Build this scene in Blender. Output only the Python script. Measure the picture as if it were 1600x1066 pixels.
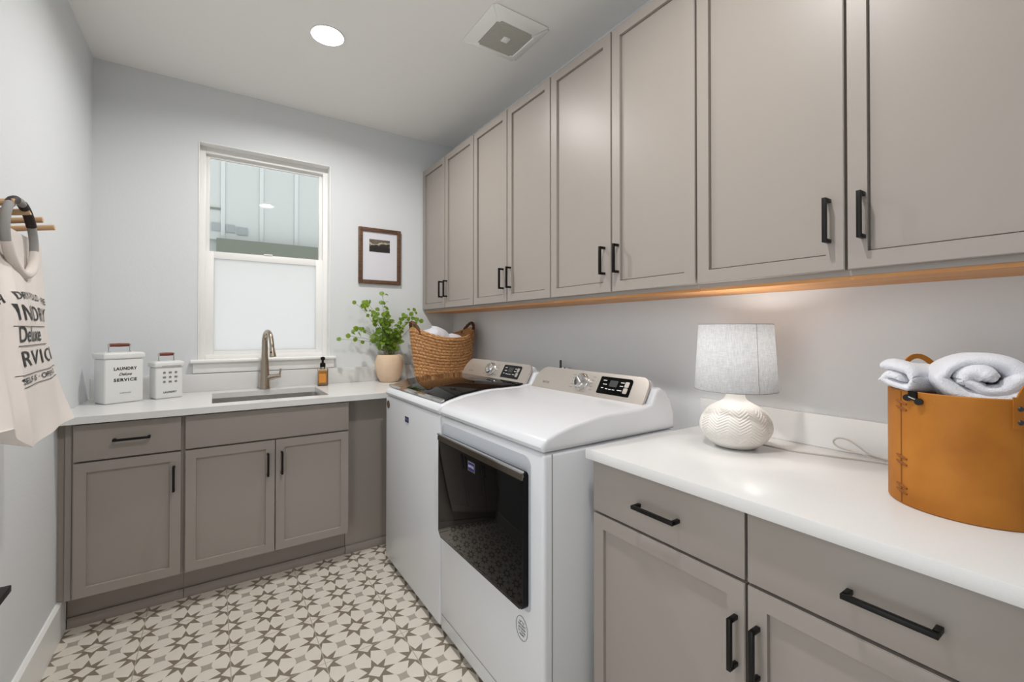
import bpy, bmesh, math, random
from mathutils import Vector, Matrix
random.seed(7)
for o in list(bpy.data.objects): bpy.data.objects.remove(o, do_unlink=True)
S = bpy.context.scene
COL = S.collection
PI = math.pi
# ------------------------------------------------------------------ camera
cam_d = bpy.data.cameras.new('camera'); cam = bpy.data.objects.new('camera', cam_d); COL.objects.link(cam)
_yaw, _pitch, _roll, _f = math.radians(33.8578), math.radians(.4616), math.radians(.0214), 693.98
_F = Vector((math.sin(_yaw)*math.cos(_pitch), math.cos(_yaw)*math.cos(_pitch), math.sin(_pitch)))
_R = Vector((math.cos(_yaw), -math.sin(_yaw), 0)); _U = _R.cross(_F)
_R2 = _R*math.cos(_roll)+_U*math.sin(_roll); _U2 = -_R*math.sin(_roll)+_U*math.cos(_roll)
m = Matrix((_R2, _U2, -_F)).transposed().to_4x4(); m.translation = Vector((.5278, -3.1395, 1.2711))
cam.matrix_world = m
cam_d.sensor_width = 36; cam_d.sensor_fit = 'HORIZONTAL'; cam_d.lens = _f/1600*36
cam_d.shift_x = (800-798.89)/1600; cam_d.shift_y = (509.976-533)/1600
cam_d.clip_start = .02
S.camera = cam
# ------------------------------------------------------------------ light
W = bpy.data.worlds.new('world'); S.world = W; W.use_nodes = True
W.node_tree.nodes['Background'].inputs[0].default_value = (.96, .98, 1, 1)
W.node_tree.nodes['Background'].inputs[1].default_value = 1.5
S.view_settings.view_transform = 'Standard'; S.view_settings.look = 'None'; S.view_settings.gamma = 1
S.view_settings.use_curve_mapping = False; S.view_settings.exposure = 0.4
DOWNLIGHTS = [(.98, -.87), (1.03, -2.45)]
DL_POWER = 12
LAMP_POWER = 0.85
ROOM_H = 2.6956; RW = 2.085; RY0 = -4.6
def lamp(name, kind, loc, power, color=(1, .94, .86), size=.1, rot=(0, 0, 0), spread=PI):
    d = bpy.data.lights.new(name, kind); d.energy = power; d.color = color
    if kind == 'AREA': d.shape = 'DISK'; d.size = size; d.spread = spread
    elif kind == 'POINT': d.shadow_soft_size = size
    o = bpy.data.objects.new(name, d); o.location = loc; o.rotation_euler = rot; COL.objects.link(o); return o
for x, y in DOWNLIGHTS:
    lamp('downlight_lamp', 'AREA', (x, y, ROOM_H+.012), DL_POWER, (1, .975, .95), .085, spread=math.radians(175))
# ------------------------------------------------------------------ materials
def srgb(r, g, b):
    f = lambda c: (c/255/12.92 if c/255 <= .04045 else ((c/255+.055)/1.055)**2.4)
    return (f(r), f(g), f(b), 1)
def mat(name, col, rough=.5, metal=0, spec=.5, bump=None, coat=0, trans=0, ior=1.45, sheen=0, var=None):
    m = bpy.data.materials.new(name); m.use_nodes = True; nt = m.node_tree; b = nt.nodes['Principled BSDF']
    b.inputs['Base Color'].default_value = col; b.inputs['Roughness'].default_value = rough
    b.inputs['Metallic'].default_value = metal; b.inputs['Specular IOR Level'].default_value = spec
    b.inputs['Coat Weight'].default_value = coat; b.inputs['Transmission Weight'].default_value = trans
    b.inputs['IOR'].default_value = ior; b.inputs['Sheen Weight'].default_value = sheen
    tc = nt.nodes.new('ShaderNodeTexCoord')
    if bump:
        sc, st, dist = bump[:3]
        n = nt.nodes.new('ShaderNodeTexNoise'); n.inputs['Scale'].default_value = sc; n.inputs['Detail'].default_value = 4
        mp = nt.nodes.new('ShaderNodeMapping'); nt.links.new(tc.outputs['Object'], mp.inputs[0]); nt.links.new(mp.outputs[0], n.inputs[0])
        if len(bump) > 3: mp.inputs['Scale'].default_value = bump[3]
        bp = nt.nodes.new('ShaderNodeBump'); bp.inputs['Strength'].default_value = st; bp.inputs['Distance'].default_value = dist
        nt.links.new(n.outputs[0], bp.inputs['Height']); nt.links.new(bp.outputs[0], b.inputs['Normal'])
    if var:
        col2, sc, stretch = var
        n = nt.nodes.new('ShaderNodeTexNoise'); n.inputs['Scale'].default_value = sc; n.inputs['Detail'].default_value = 5
        mp = nt.nodes.new('ShaderNodeMapping'); mp.inputs['Scale'].default_value = stretch
        nt.links.new(tc.outputs['Object'], mp.inputs[0]); nt.links.new(mp.outputs[0], n.inputs[0])
        r = nt.nodes.new('ShaderNodeValToRGB'); r.color_ramp.elements[0].position = .35; r.color_ramp.elements[1].position = .65
        r.color_ramp.elements[0].color = col; r.color_ramp.elements[1].color = col2
        nt.links.new(n.outputs[0], r.inputs[0]); nt.links.new(r.outputs[0], b.inputs['Base Color'])
    return m
def emis(name, col, st):
    m = bpy.data.materials.new(name); m.use_nodes = True; b = m.node_tree.nodes['Principled BSDF']
    b.inputs['Base Color'].default_value = (0.8, .8, .8, 1); b.inputs['Emission Color'].default_value = col; b.inputs['Emission Strength'].default_value = st
    return m
M = {}
M['wall'] = mat('wall_paint', srgb(225, 228, 230), .75, bump=(90, .25, .002))
M['ceil'] = mat('ceiling_paint', srgb(247, 246, 243), .8, bump=(90, .2, .002))
M['trim'] = mat('white_trim_paint', srgb(246, 246, 244), .35)
M['cab'] = mat('greige_cabinet_paint', srgb(160, 152, 145), .38, spec=.4)
M['cabdark'] = mat('greige_cabinet_box', srgb(158, 149, 141), .5)
M['black'] = mat('matte_black_metal', srgb(14, 13, 12), .4, 0, spec=.3)
M['quartz'] = mat('white_quartz', srgb(228, 228, 227), .24, var=(srgb(226, 226, 225), 260, (1, 1, 1)))
M['maple'] = mat('maple_underside', srgb(214, 158, 100), .5, var=(srgb(196, 134, 78), 6, (6, .6, 6)))
M['steel'] = mat('brushed_steel', srgb(196, 194, 190), .36, 1)
M['darkmetal'] = mat('dark_brushed_handle', srgb(118, 112, 104), .25, 1)
M['nickel'] = mat('brushed_nickel', srgb(176, 164, 150), .26, 1)
M['white_enamel'] = mat('white_appliance_enamel', srgb(221, 223, 227), .25, coat=.08)
M['grey_enamel'] = mat('pale_grey_pocket_plastic', srgb(180, 185, 192), .3)
M['blackglass'] = mat('black_glass', srgb(7, 7, 8), .03, spec=.2)
M['console'] = mat('champagne_console', srgb(198, 190, 182), .32, .6)
M['chrome'] = mat('chrome', srgb(215, 215, 215), .12, 1)
M['darkgrey'] = mat('dark_grey_plastic', srgb(58, 58, 60), .35)
M['blue'] = mat('blue_badge', srgb(32, 40, 110), .3)
M['ink'] = mat('black_ink', srgb(34, 34, 34), .6)
M['greyink'] = mat('grey_ink', srgb(132, 132, 134), .6)
M['whiteink'] = mat('white_ink', srgb(225, 225, 225), .5)
M['tin'] = mat('white_tin', srgb(233, 234, 232), .3)
M['redwood'] = mat('reddish_wood', srgb(128, 66, 42), .45, var=(srgb(104, 50, 32), 20, (1, 12, 12)))
M['walnut'] = mat('walnut_frame', srgb(112, 82, 62), .45, var=(srgb(86, 62, 46), 30, (1, 1, 4)))
M['paper'] = mat('white_mat_board', srgb(225, 225, 232), .7)
M['canvas'] = mat('natural_canvas', srgb(222, 214, 208), .9, bump=(600, .25, .001), sheen=.2)
M['webbing'] = mat('grey_webbing', srgb(150, 149, 147), .8, bump=(400, .4, .001))
M['darkwrap'] = mat('dark_leather_wrap', srgb(44, 34, 30), .6)
M['birch'] = mat('birch_wood', srgb(214, 180, 142), .5, var=(srgb(198, 160, 120), 12, (1, 8, 8)))
M['cream'] = mat('cream_plaster_pot', srgb(222, 196, 168), .75, bump=(25, .2, .003))
M['soil'] = mat('soil', srgb(60, 46, 36), .95, bump=(80, 1, .004))
M['stem'] = mat('green_stem', srgb(120, 130, 80), .6)
M['amber'] = mat('amber_soap', srgb(230, 170, 74), .15, trans=.0)
M['labelp'] = mat('orange_bottle_label', srgb(220, 146, 62), .6)
M['ceramic'] = mat('matte_white_ceramic', srgb(238, 234, 228), .5)
M['leather'] = mat('tan_leather', srgb(188, 121, 45), .55, spec=.3, bump=(120, .12, .001), var=(srgb(166, 102, 34), 9, (1, 1, 1)))
M['stitch'] = mat('dark_leather_groove', srgb(140, 82, 34), .7)
M['towel'] = mat('white_terry', srgb(232, 233, 240), .95, bump=(420, .7, .003), sheen=.5)
M['linen'] = None
M['cordm'] = mat('pale_cord', srgb(186, 181, 174), .5)
M['void'] = mat('dark_toe_void', srgb(40, 38, 36), .8)
M['grille'] = mat('grey_fan_grille', srgb(206, 204, 194), .6)
M['siding'] = mat('pale_siding', srgb(175, 178, 176), .7)
M['batten'] = mat('siding_batten', srgb(184, 187, 186), .7)
M['fascia'] = mat('olive_fascia', srgb(104, 108, 98), .8)
M['ventm'] = mat('grey_vent', srgb(140, 146, 147), .8)
M['lens'] = emis('downlight_lens', (1, .95, .86, 1), 9)
def linen_mat():
    m = bpy.data.materials.new('linen_shade'); m.use_nodes = True; nt = m.node_tree; nt.nodes.clear()
    out = nt.nodes.new('ShaderNodeOutputMaterial'); mx = nt.nodes.new('ShaderNodeMixShader'); mx.inputs[0].default_value = .5
    d = nt.nodes.new('ShaderNodeBsdfDiffuse'); t = nt.nodes.new('ShaderNodeBsdfTranslucent')
    tc = nt.nodes.new('ShaderNodeTexCoord'); ns = []
    for sc in ((60, 60, 900), (500, 500, 40)):
        mp = nt.nodes.new('ShaderNodeMapping'); mp.inputs['Scale'].default_value = sc
        n = nt.nodes.new('ShaderNodeTexNoise'); n.inputs['Scale'].default_value = 1; n.inputs['Detail'].default_value = 3
        nt.links.new(tc.outputs['Object'], mp.inputs[0]); nt.links.new(mp.outputs[0], n.inputs[0]); ns.append(n)
    a = nt.nodes.new('ShaderNodeMath'); a.operation = 'ADD'; nt.links.new(ns[0].outputs[0], a.inputs[0]); nt.links.new(ns[1].outputs[0], a.inputs[1])
    r = nt.nodes.new('ShaderNodeValToRGB'); r.color_ramp.elements[0].position = .35; r.color_ramp.elements[1].position = .7
    h = nt.nodes.new('ShaderNodeMath'); h.operation = 'MULTIPLY'; h.inputs[1].default_value = .5; nt.links.new(a.outputs[0], h.inputs[0])
    r.color_ramp.elements[0].color = srgb(186, 187, 188); r.color_ramp.elements[1].color = srgb(222, 223, 224)
    nt.links.new(h.outputs[0], r.inputs[0])
    nt.links.new(r.outputs[0], d.inputs[0]); nt.links.new(r.outputs[0], t.inputs[0])
    nt.links.new(d.outputs[0], mx.inputs[1]); nt.links.new(t.outputs[0], mx.inputs[2]); nt.links.new(mx.outputs[0], out.inputs[0]); return m
M['linen'] = linen_mat()
def frosted_mat():
    m = bpy.data.materials.new('frosted_window_film'); m.use_nodes = True; nt = m.node_tree; nt.nodes.clear()
    out = nt.nodes.new('ShaderNodeOutputMaterial'); mx = nt.nodes.new('ShaderNodeMixShader'); mx.inputs[0].default_value = .75
    d = nt.nodes.new('ShaderNodeBsdfDiffuse'); t = nt.nodes.new('ShaderNodeBsdfTranslucent')
    d.inputs[0].default_value = (.85, .85, .85, 1); t.inputs[0].default_value = (.85, .855, .85, 1)
    nt.links.new(d.outputs[0], mx.inputs[1]); nt.links.new(t.outputs[0], mx.inputs[2]); nt.links.new(mx.outputs[0], out.inputs[0]); return m
M['frost'] = frosted_mat()
def pane_mat(name, tint=(.965, .98, .975, 1)):
    m = bpy.data.materials.new(name); m.use_nodes = True; nt = m.node_tree; nt.nodes.clear()
    out = nt.nodes.new('ShaderNodeOutputMaterial'); mx = nt.nodes.new('ShaderNodeMixShader'); f = nt.nodes.new('ShaderNodeFresnel'); f.inputs[0].default_value = 1.7
    t = nt.nodes.new('ShaderNodeBsdfTransparent'); t.inputs[0].default_value = tint; g = nt.nodes.new('ShaderNodeBsdfGlossy'); g.inputs['Roughness'].default_value = .0
    nt.links.new(f.outputs[0], mx.inputs[0]); nt.links.new(t.outputs[0], mx.inputs[1]); nt.links.new(g.outputs[0], mx.inputs[2]); nt.links.new(mx.outputs[0], out.inputs[0]); return m
M['pane'] = pane_mat('window_glass'); M['bottleglass'] = pane_mat('clear_bottle_glass', (.97, .96, .93, 1))
def leaf_mat():
    m = mat('green_leaf', srgb(128, 156, 48), .45, var=(srgb(88, 122, 34), 18, (1, 1, 1)))
    nt = m.node_tree; b = nt.nodes['Principled BSDF']; b.inputs['Subsurface Weight'].default_value = 0
    t = nt.nodes.new('ShaderNodeBsdfTranslucent'); t.inputs[0].default_value = srgb(170, 200, 60)
    mx = nt.nodes.new('ShaderNodeMixShader'); mx.inputs[0].default_value = .3
    nt.links.new(b.outputs[0], mx.inputs[1]); nt.links.new(t.outputs[0], mx.inputs[2]); nt.links.new(mx.outputs[0], nt.nodes['Material Output'].inputs[0]); return m
M['leaf'] = leaf_mat()
def wicker_mat():
    m = mat('woven_water_hyacinth', srgb(196, 138, 82), .65)
    nt = m.node_tree; b = nt.nodes['Principled BSDF']
    at = nt.nodes.new('ShaderNodeTexCoord'); n = nt.nodes.new('ShaderNodeTexNoise'); n.inputs['Scale'].default_value = 70; n.inputs['Detail'].default_value = 4
    mp = nt.nodes.new('ShaderNodeMapping'); mp.inputs['Scale'].default_value = (1, 1, 2.4)
    nt.links.new(at.outputs['Object'], mp.inputs[0]); nt.links.new(mp.outputs[0], n.inputs[0])
    r = nt.nodes.new('ShaderNodeValToRGB'); e = r.color_ramp.elements; e[0].position = .3; e[1].position = .68
    e[0].color = srgb(136, 88, 50); e[1].color = srgb(218, 166, 110)
    nt.links.new(n.outputs[0], r.inputs[0]); nt.links.new(r.outputs[0], b.inputs['Base Color']); return m
M['wicker'] = wicker_mat()
M['wickerdark'] = mat('dark_wicker_wrap', srgb(112, 72, 44), .7, var=(srgb(70, 42, 26), 60, (1, 1, 1)))
# floor tile pattern: 300 mm cement-look tiles, eight-point stars on a 150 mm lattice
def tile_mat():
    m = bpy.data.materials.new('star_pattern_tile'); m.use_nodes = True; nt = m.node_tree; b = nt.nodes['Principled BSDF']
    L = nt.links.new
    def mth(op, a, bb=None, c=None):
        n = nt.nodes.new('ShaderNodeMath'); n.operation = op
        for i, v in enumerate((a, bb, c)):
            if v is None: continue
            if isinstance(v, (int, float)): n.inputs[i].default_value = v
            else: L(v, n.inputs[i])
        return n.outputs[0]
    tc = nt.nodes.new('ShaderNodeTexCoord'); sp = nt.nodes.new('ShaderNodeSeparateXYZ'); L(tc.outputs['Object'], sp.inputs[0])
    X = mth('MULTIPLY', mth('SUBTRACT', sp.outputs[0], .588), 1/.1503); Y = mth('MULTIPLY', mth('ADD', sp.outputs[1], 1.03), 1/.1503)
    fx = mth('SUBTRACT', mth('FRACT', mth('ADD', X, 100.5)), .5); fy = mth('SUBTRACT', mth('FRACT', mth('ADD', Y, 100.5)), .5)
    ax = mth('ABSOLUTE', fx); ay = mth('ABSOLUTE', fy)
    mx = mth('MAXIMUM', ax, ay); my = mth('MINIMUM', ax, ay)
    x2 = mth('MAXIMUM', mx, mth('MULTIPLY', mth('ADD', mx, my), .70711))
    y2 = mth('MINIMUM', my, mth('MULTIPLY', mth('ABSOLUTE', mth('SUBTRACT', mx, my)), .70711))
    lin = mth('ADD', mth('MULTIPLY', mth('SUBTRACT', x2, .47), .084), mth('MULTIPLY', y2, .267))
    star = mth('LESS_THAN', lin, 0)
    sq = mth('LESS_THAN', mth('ADD', ax, ay), .205)
    star = mth('MULTIPLY', star, mth('SUBTRACT', 1, sq))
    cx = mth('SUBTRACT', .5, ax); cy = mth('SUBTRACT', .5, ay)
    u = mth('ABSOLUTE', mth('MULTIPLY', mth('ADD', cx, cy), .70711)); v = mth('ABSOLUTE', mth('MULTIPLY', mth('SUBTRACT', cx, cy), .70711))
    g = mth('LESS_THAN', mth('ADD', mth('POWER', u, .74), mth('POWER', v, .74)), .195**.74)
    gx = mth('ABSOLUTE', mth('SUBTRACT', mth('FRACT', mth('ADD', mth('MULTIPLY', X, .5), 100.5)), .5))
    gy = mth('ABSOLUTE', mth('SUBTRACT', mth('FRACT', mth('ADD', mth('MULTIPLY', Y, .5), 100.5)), .5))
    gr = mth('LESS_THAN', mth('MINIMUM', gx, gy), .005)
    nz = nt.nodes.new('ShaderNodeTexNoise'); nz.inputs['Scale'].default_value = 9; L(tc.outputs['Object'], nz.inputs[0])
    def mix(f, a, c):
        n = nt.nodes.new('ShaderNodeMix'); n.data_type = 'RGBA'; L(f, n.inputs[0])
        for i, w in ((6, a), (7, c)):
            if isinstance(w, tuple): n.inputs[i].default_value = w
            else: L(w, n.inputs[i])
        return n.outputs[2]
    base = mix(nz.outputs[0], srgb(228, 222, 210), srgb(218, 211, 198))
    c = mix(g, base, srgb(172, 165, 152)); c = mix(star, c, srgb(132, 121, 106)); c = mix(gr, c, srgb(178, 168, 154))
    L(c, b.inputs['Base Color']); b.inputs['Roughness'].default_value = .42
    bp = nt.nodes.new('ShaderNodeBump'); bp.inputs['Distance'].default_value = .001; bp.inputs['Strength'].default_value = .5
    L(mth('SUBTRACT', 1, gr), bp.inputs['Height']); L(bp.outputs[0], b.inputs['Normal']); return m
M['tile'] = tile_mat()
def photo_mat():
    m = bpy.data.materials.new('mountain_print'); m.use_nodes = True; nt = m.node_tree; b = nt.nodes['Principled BSDF']; L = nt.links.new
    tc = nt.nodes.new('ShaderNodeTexCoord'); sp = nt.nodes.new('ShaderNodeSeparateXYZ'); L(tc.outputs['Object'], sp.inputs[0])
    n = nt.nodes.new('ShaderNodeTexNoise'); n.inputs['Scale'].default_value = 26; n.inputs['Detail'].default_value = 5; L(tc.outputs['Object'], n.inputs[0])
    a = nt.nodes.new('ShaderNodeMath'); a.operation = 'MULTIPLY_ADD'; L(n.outputs[0], a.inputs[0]); a.inputs[1].default_value = .09; L(sp.outputs[2], a.inputs[2])
    r = nt.nodes.new('ShaderNodeValToRGB'); e = r.color_ramp.elements
    s = nt.nodes.new('ShaderNodeMapRange'); L(a.outputs[0], s.inputs[0]); s.inputs[1].default_value = .226+.045; s.inputs[2].default_value = .314+.045
    L(s.outputs[0], r.inputs[0]); e[0].position = .3; e[0].color = srgb(42, 38, 35); e[1].position = 1; e[1].color = srgb(120, 108, 95)
    x = e.new(.5); x.color = srgb(52, 48, 44); x = e.new(.62); x.color = srgb(205, 192, 170); x = e.new(.78); x.color = srgb(90, 80, 70)
    L(r.outputs[0], b.inputs['Base Color']); b.inputs['Roughness'].default_value = .4; return m
M['print'] = photo_mat()
# ------------------------------------------------------------------ helpers
LOC = {}
def fin(name, bm, material, parent=None, smooth=35):
    me = bpy.data.meshes.new(name)
    if parent is not None: bmesh.ops.translate(bm, vec=-LOC[parent.name], verts=bm.verts)
    if len(bm.faces): bmesh.ops.recalc_face_normals(bm, faces=bm.faces)
    bm.to_mesh(me); bm.free()
    if smooth:
        me.polygons.foreach_set('use_smooth', [True]*len(me.polygons)); me.set_sharp_from_angle(angle=math.radians(smooth))
    me.materials.append(material)
    o = bpy.data.objects.new(name, me); COL.objects.link(o)
    LOC[o.name] = LOC[parent.name] if parent is not None else Vector((0, 0, 0))
    if parent is not None: o.parent = parent
    return o
def tag(o, label=None, cat=None, group=None, kind=None):
    if label: o['label'] = label
    if cat: o['category'] = cat
    if group: o['group'] = group
    if kind: o['kind'] = kind
    return o
def thing(name, loc, label, cat, group=None):
    o = bpy.data.objects.new(name, None); o.location = loc; o.empty_display_size = .05; COL.objects.link(o); LOC[o.name] = Vector(loc)
    return tag(o, label, cat, group)
def single(name, bm, material, origin, label, cat, group=None, smooth=35):
    bmesh.ops.translate(bm, vec=-Vector(origin), verts=bm.verts)
    o = fin(name, bm, material, None, smooth); o.location = origin; LOC[o.name] = Vector(origin)
    return tag(o, label, cat, group)
def struct(name, bm, material, smooth=35):
    o = fin(name, bm, material, None, smooth); o['kind'] = 'structure'; return o
def nb(): return bmesh.new()
def box(bm, a, b, bev=0, seg=2):
    a, b = Vector(a), Vector(b)
    t = bmesh.new(); bmesh.ops.create_cube(t, size=1)
    for v in t.verts: v.co = Vector([(a[i]+b[i])/2+v.co[i]*abs(b[i]-a[i]) for i in range(3)])
    if bev: bmesh.ops.bevel(t, geom=t.edges[:], offset=bev, segments=seg, affect='EDGES', profile=.5)
    join(bm, t); return bm
def join(bm, t):
    me = bpy.data.meshes.new('t'); t.to_mesh(me); t.free(); bm.from_mesh(me); bpy.data.meshes.remove(me)
def xf(bm, mtx): bmesh.ops.transform(bm, matrix=mtx, verts=bm.verts); return bm
def cyl(bm, p, q, r, r2=None, n=24, caps=True):
    p, q = Vector(p), Vector(q); d = q-p
    t = bmesh.new(); bmesh.ops.create_cone(t, cap_ends=caps, segments=n, radius1=r, radius2=r if r2 is None else r2, depth=d.length)
    mt = Matrix.Translation((p+q)/2) @ d.to_track_quat('Z', 'Y').to_matrix().to_4x4()
    xf(t, mt); join(bm, t); return bm
def tube(bm, pts, r, n=12, closed=False, caps=True, rad=None):
    pts = [Vector(p) for p in pts]; N = len(pts); rings = []; prev = None
    for i, p in enumerate(pts):
        if closed: d = pts[(i+1) % N]-pts[i-1]
        else: d = pts[min(i+1, N-1)]-pts[max(i-1, 0)]
        d.normalize()
        if prev is None:
            a = Vector((0, 0, 1)) if abs(d.z) < .9 else Vector((1, 0, 0)); u = d.cross(a).normalized()
        else: u = (prev-d*prev.dot(d)).normalized()
        prev = u; w = d.cross(u); rr = rad[i] if rad else r
        rings.append([bm.verts.new(p+(u*math.cos(2*PI*k/n)+w*math.sin(2*PI*k/n))*rr) for k in range(n)])
    for i in range(N if closed else N-1):
        A, B = rings[i], rings[(i+1) % N]
        for k in range(n): bm.faces.new((A[k], A[(k+1) % n], B[(k+1) % n], B[k]))
    if not closed and caps: bm.faces.new(rings[0][::-1]); bm.faces.new(rings[-1])
    return bm
def spline(pts, n=8):
    pts = [Vector(p) for p in pts]; out = []
    for i in range(len(pts)-1):
        p0, p1, p2, p3 = pts[max(i-1, 0)], pts[i], pts[i+1], pts[min(i+2, len(pts)-1)]
        for k in range(n):
            t = k/n; out.append(.5*((2*p1)+(-p0+p2)*t+(2*p0-5*p1+4*p2-p3)*t*t+(-p0+3*p1-3*p2+p3)*t**3))
    out.append(pts[-1]); return out
def lathe(bm, prof, c=(0, 0), n=48, disp=None, sy=1):
    rings = []
    for j, (r, z) in enumerate(prof):
        if r < 1e-6: rings.append([bm.verts.new((c[0], c[1], z))]); continue
        ring = []
        for k in range(n):
            a = 2*PI*k/n; rr = r+(disp(a, z, j) if disp else 0)
            ring.append(bm.verts.new((c[0]+rr*math.cos(a), c[1]+rr*sy*math.sin(a), z)))
        rings.append(ring)
    for A, B in zip(rings, rings[1:]):
        for k in range(n):
            k2 = (k+1) % n
            if len(A) == 1 and len(B) == 1: continue
            if len(A) == 1: bm.faces.new((A[0], B[k], B[k2]))
            elif len(B) == 1: bm.faces.new((A[k], B[0], A[k2]))
            else: bm.faces.new((A[k], B[k], B[k2], A[k2]))
    return bm
def prism(bm, poly, y0, y1, bev=0, seg=3):
    """polygon in xz extruded along y"""
    t = bmesh.new(); A = [t.verts.new((x, y0, z)) for x, z in poly]; B = [t.verts.new((x, y1, z)) for x, z in poly]
    f0 = t.faces.new(A); f1 = t.faces.new(B[::-1]); n = len(poly)
    for i in range(n): t.faces.new((A[i], B[i], B[(i+1) % n], A[(i+1) % n]))
    bmesh.ops.recalc_face_normals(t, faces=t.faces)
    if bev:
        es = list(set(f0.edges[:]+f1.edges[:])); bmesh.ops.bevel(t, geom=es, offset=bev, segments=seg, affect='EDGES', profile=.5)
    join(bm, t); return bm
def rrect(w, h, r, n=6):
    """rounded rectangle outline centred at 0; r may be 4 radii (br,tr,tl,bl)"""
    rs = r if isinstance(r, (list, tuple)) else (r,)*4; out = []
    for (cx, cy, a0), q in zip(((w/2, -h/2, -90), (w/2, h/2, 0), (-w/2, h/2, 90), (-w/2, -h/2, 180)), rs):
        sx = 1 if cx > 0 else -1; sy = 1 if cy > 0 else -1
        for k in range(n+1):
            a = math.radians(a0+90*k/n); out.append((cx-sx*q+q*math.cos(a), cy-sy*q+q*math.sin(a)))
    return out
def slab(bm, outline, thick, mtx, bev=0):
    """outline in local xy, extruded along local +z by thick, then placed by mtx"""
    t = bmesh.new(); A = [t.verts.new((x, y, 0)) for x, y in outline]; B = [t.verts.new((x, y, thick)) for x, y in outline]
    t.faces.new(A[::-1]); f = t.faces.new(B); n = len(outline)
    for i in range(n): t.faces.new((A[i], A[(i+1) % n], B[(i+1) % n], B[i]))
    if bev: bmesh.ops.bevel(t, geom=f.edges[:], offset=bev, segments=2, affect='EDGES', profile=.5)
    xf(t, mtx); join(bm, t); return bm
def basis(o, X, Y, Z):
    m = Matrix((Vector(X).normalized(), Vector(Y).normalized(), Vector(Z).normalized())).transposed().to_4x4(); m.translation = Vector(o); return m
def text_bm(s, size, depth=.0004, width=None, shear=0, space=1.0, bold=0):
    c = bpy.data.curves.new('t', 'FONT'); c.body = s; c.size = size; c.extrude = depth; c.align_x = 'CENTER'; c.align_y = 'CENTER'
    c.shear = shear; c.space_character = space; c.offset = bold; c.resolution_u = 4
    o = bpy.data.objects.new('t', c); COL.objects.link(o); bpy.context.view_layer.update()
    me = bpy.data.meshes.new_from_object(o.evaluated_get(bpy.context.evaluated_depsgraph_get()))
    bm = bmesh.new(); bm.from_mesh(me); bpy.data.meshes.remove(me); bpy.data.objects.remove(o); bpy.data.curves.remove(c)
    if width and bm.verts:
        xs = [v.co.x for v in bm.verts]; w = max(xs)-min(xs); mid = (max(xs)+min(xs))/2
        for v in bm.verts: v.co.x = (v.co.x-mid)*width/w
    return bm
def put_text(bm, s, size, mtx, **k):
    t = text_bm(s, size, **k); xf(t, mtx); join(bm, t); return bm
# frame of reference for cabinet fronts: P(o,X,N): a along X, b outward N, c up
def FR(o, X, N): return basis(o, X, N, (0, 0, 1)) if Vector(X).cross(Vector(N)).z > 0 else Matrix(((X[0], N[0], 0, o[0]), (X[1], N[1], 0, o[1]), (X[2], N[2], 1, o[2]), (0, 0, 0, 1)))
def shaker(w, h, fr=.057, th=.02, rec=.010, groove=0):
    """door from a=0..w, b=0..th, c=0..h with recessed panel"""
    bm = nb(); t = bmesh.new(); bmesh.ops.create_cube(t, size=1)
    for v in t.verts: v.co = Vector(((v.co.x+.5)*w, (v.co.y+.5)*th, (v.co.z+.5)*h))
    t.faces.ensure_lookup_table(); f = [f for f in t.faces if f.normal.y > .9 or f.calc_center_median().y > th*.9][0]
    r = bmesh.ops.inset_region(t, faces=[f], thickness=fr, depth=0)
    r2 = bmesh.ops.inset_region(t, faces=[f], thickness=.0012, depth=0)
    for v in f.verts: v.co.y -= rec+groove
    if groove:
        bmesh.ops.inset_region(t, faces=[f], thickness=.0035, depth=0); bmesh.ops.inset_region(t, faces=[f], thickness=.0006, depth=0)
        for v in f.verts: v.co.y += groove
    es = [e for e in t.edges if e.is_boundary is False and all(abs(v.co.y-th) < 1e-6 for v in e.verts) and (all(v.co.x < 1e-5 for v in e.verts) or all(v.co.x > w-1e-5 for v in e.verts) or all(v.co.z < 1e-5 for v in e.verts) or all(v.co.z > h-1e-5 for v in e.verts))]
    bmesh.ops.bevel(t, geom=es, offset=.0015, segments=2, affect='EDGES')
    join(bm, t); return bm
def flatfront(w, h, th=.02):
    bm = nb(); box(bm, (0, 0, 0), (w, th, h), .0015); return bm
def pull(L=.112, proj=.032, s=.0095):
    """bar pull along local z centred at 0, standing off +y"""
    bm = nb(); box(bm, (-s/2, proj-s, -L/2), (s/2, proj, L/2), .0008)
    for z in (-L/2, L/2-s): box(bm, (-s/2, 0, z), (s/2, proj-s/2, z+s), .0008)
    return bm
def make_front(kind, root, FRm, a0, a1, c0, c1, name, handle=None, L=.112, groove=0):
    """handle: ('v',a,c) or ('h',a,c) centre"""
    bm = shaker(a1-a0, c1-c0, groove=groove) if kind == 'door' else flatfront(a1-a0, c1-c0)
    xf(bm, FRm @ Matrix.Translation((a0, 0, c0))); d = fin(name, bm, M['cab'], root)
    if handle:
        h = pull(L); mt = Matrix.Translation((handle[1], .02, handle[2]))
        if handle[0] == 'h': mt = mt @ Matrix.Rotation(PI/2, 4, 'Y')
        xf(h, FRm @ mt); fin('handle', h, M['black'], d)
    return d
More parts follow.
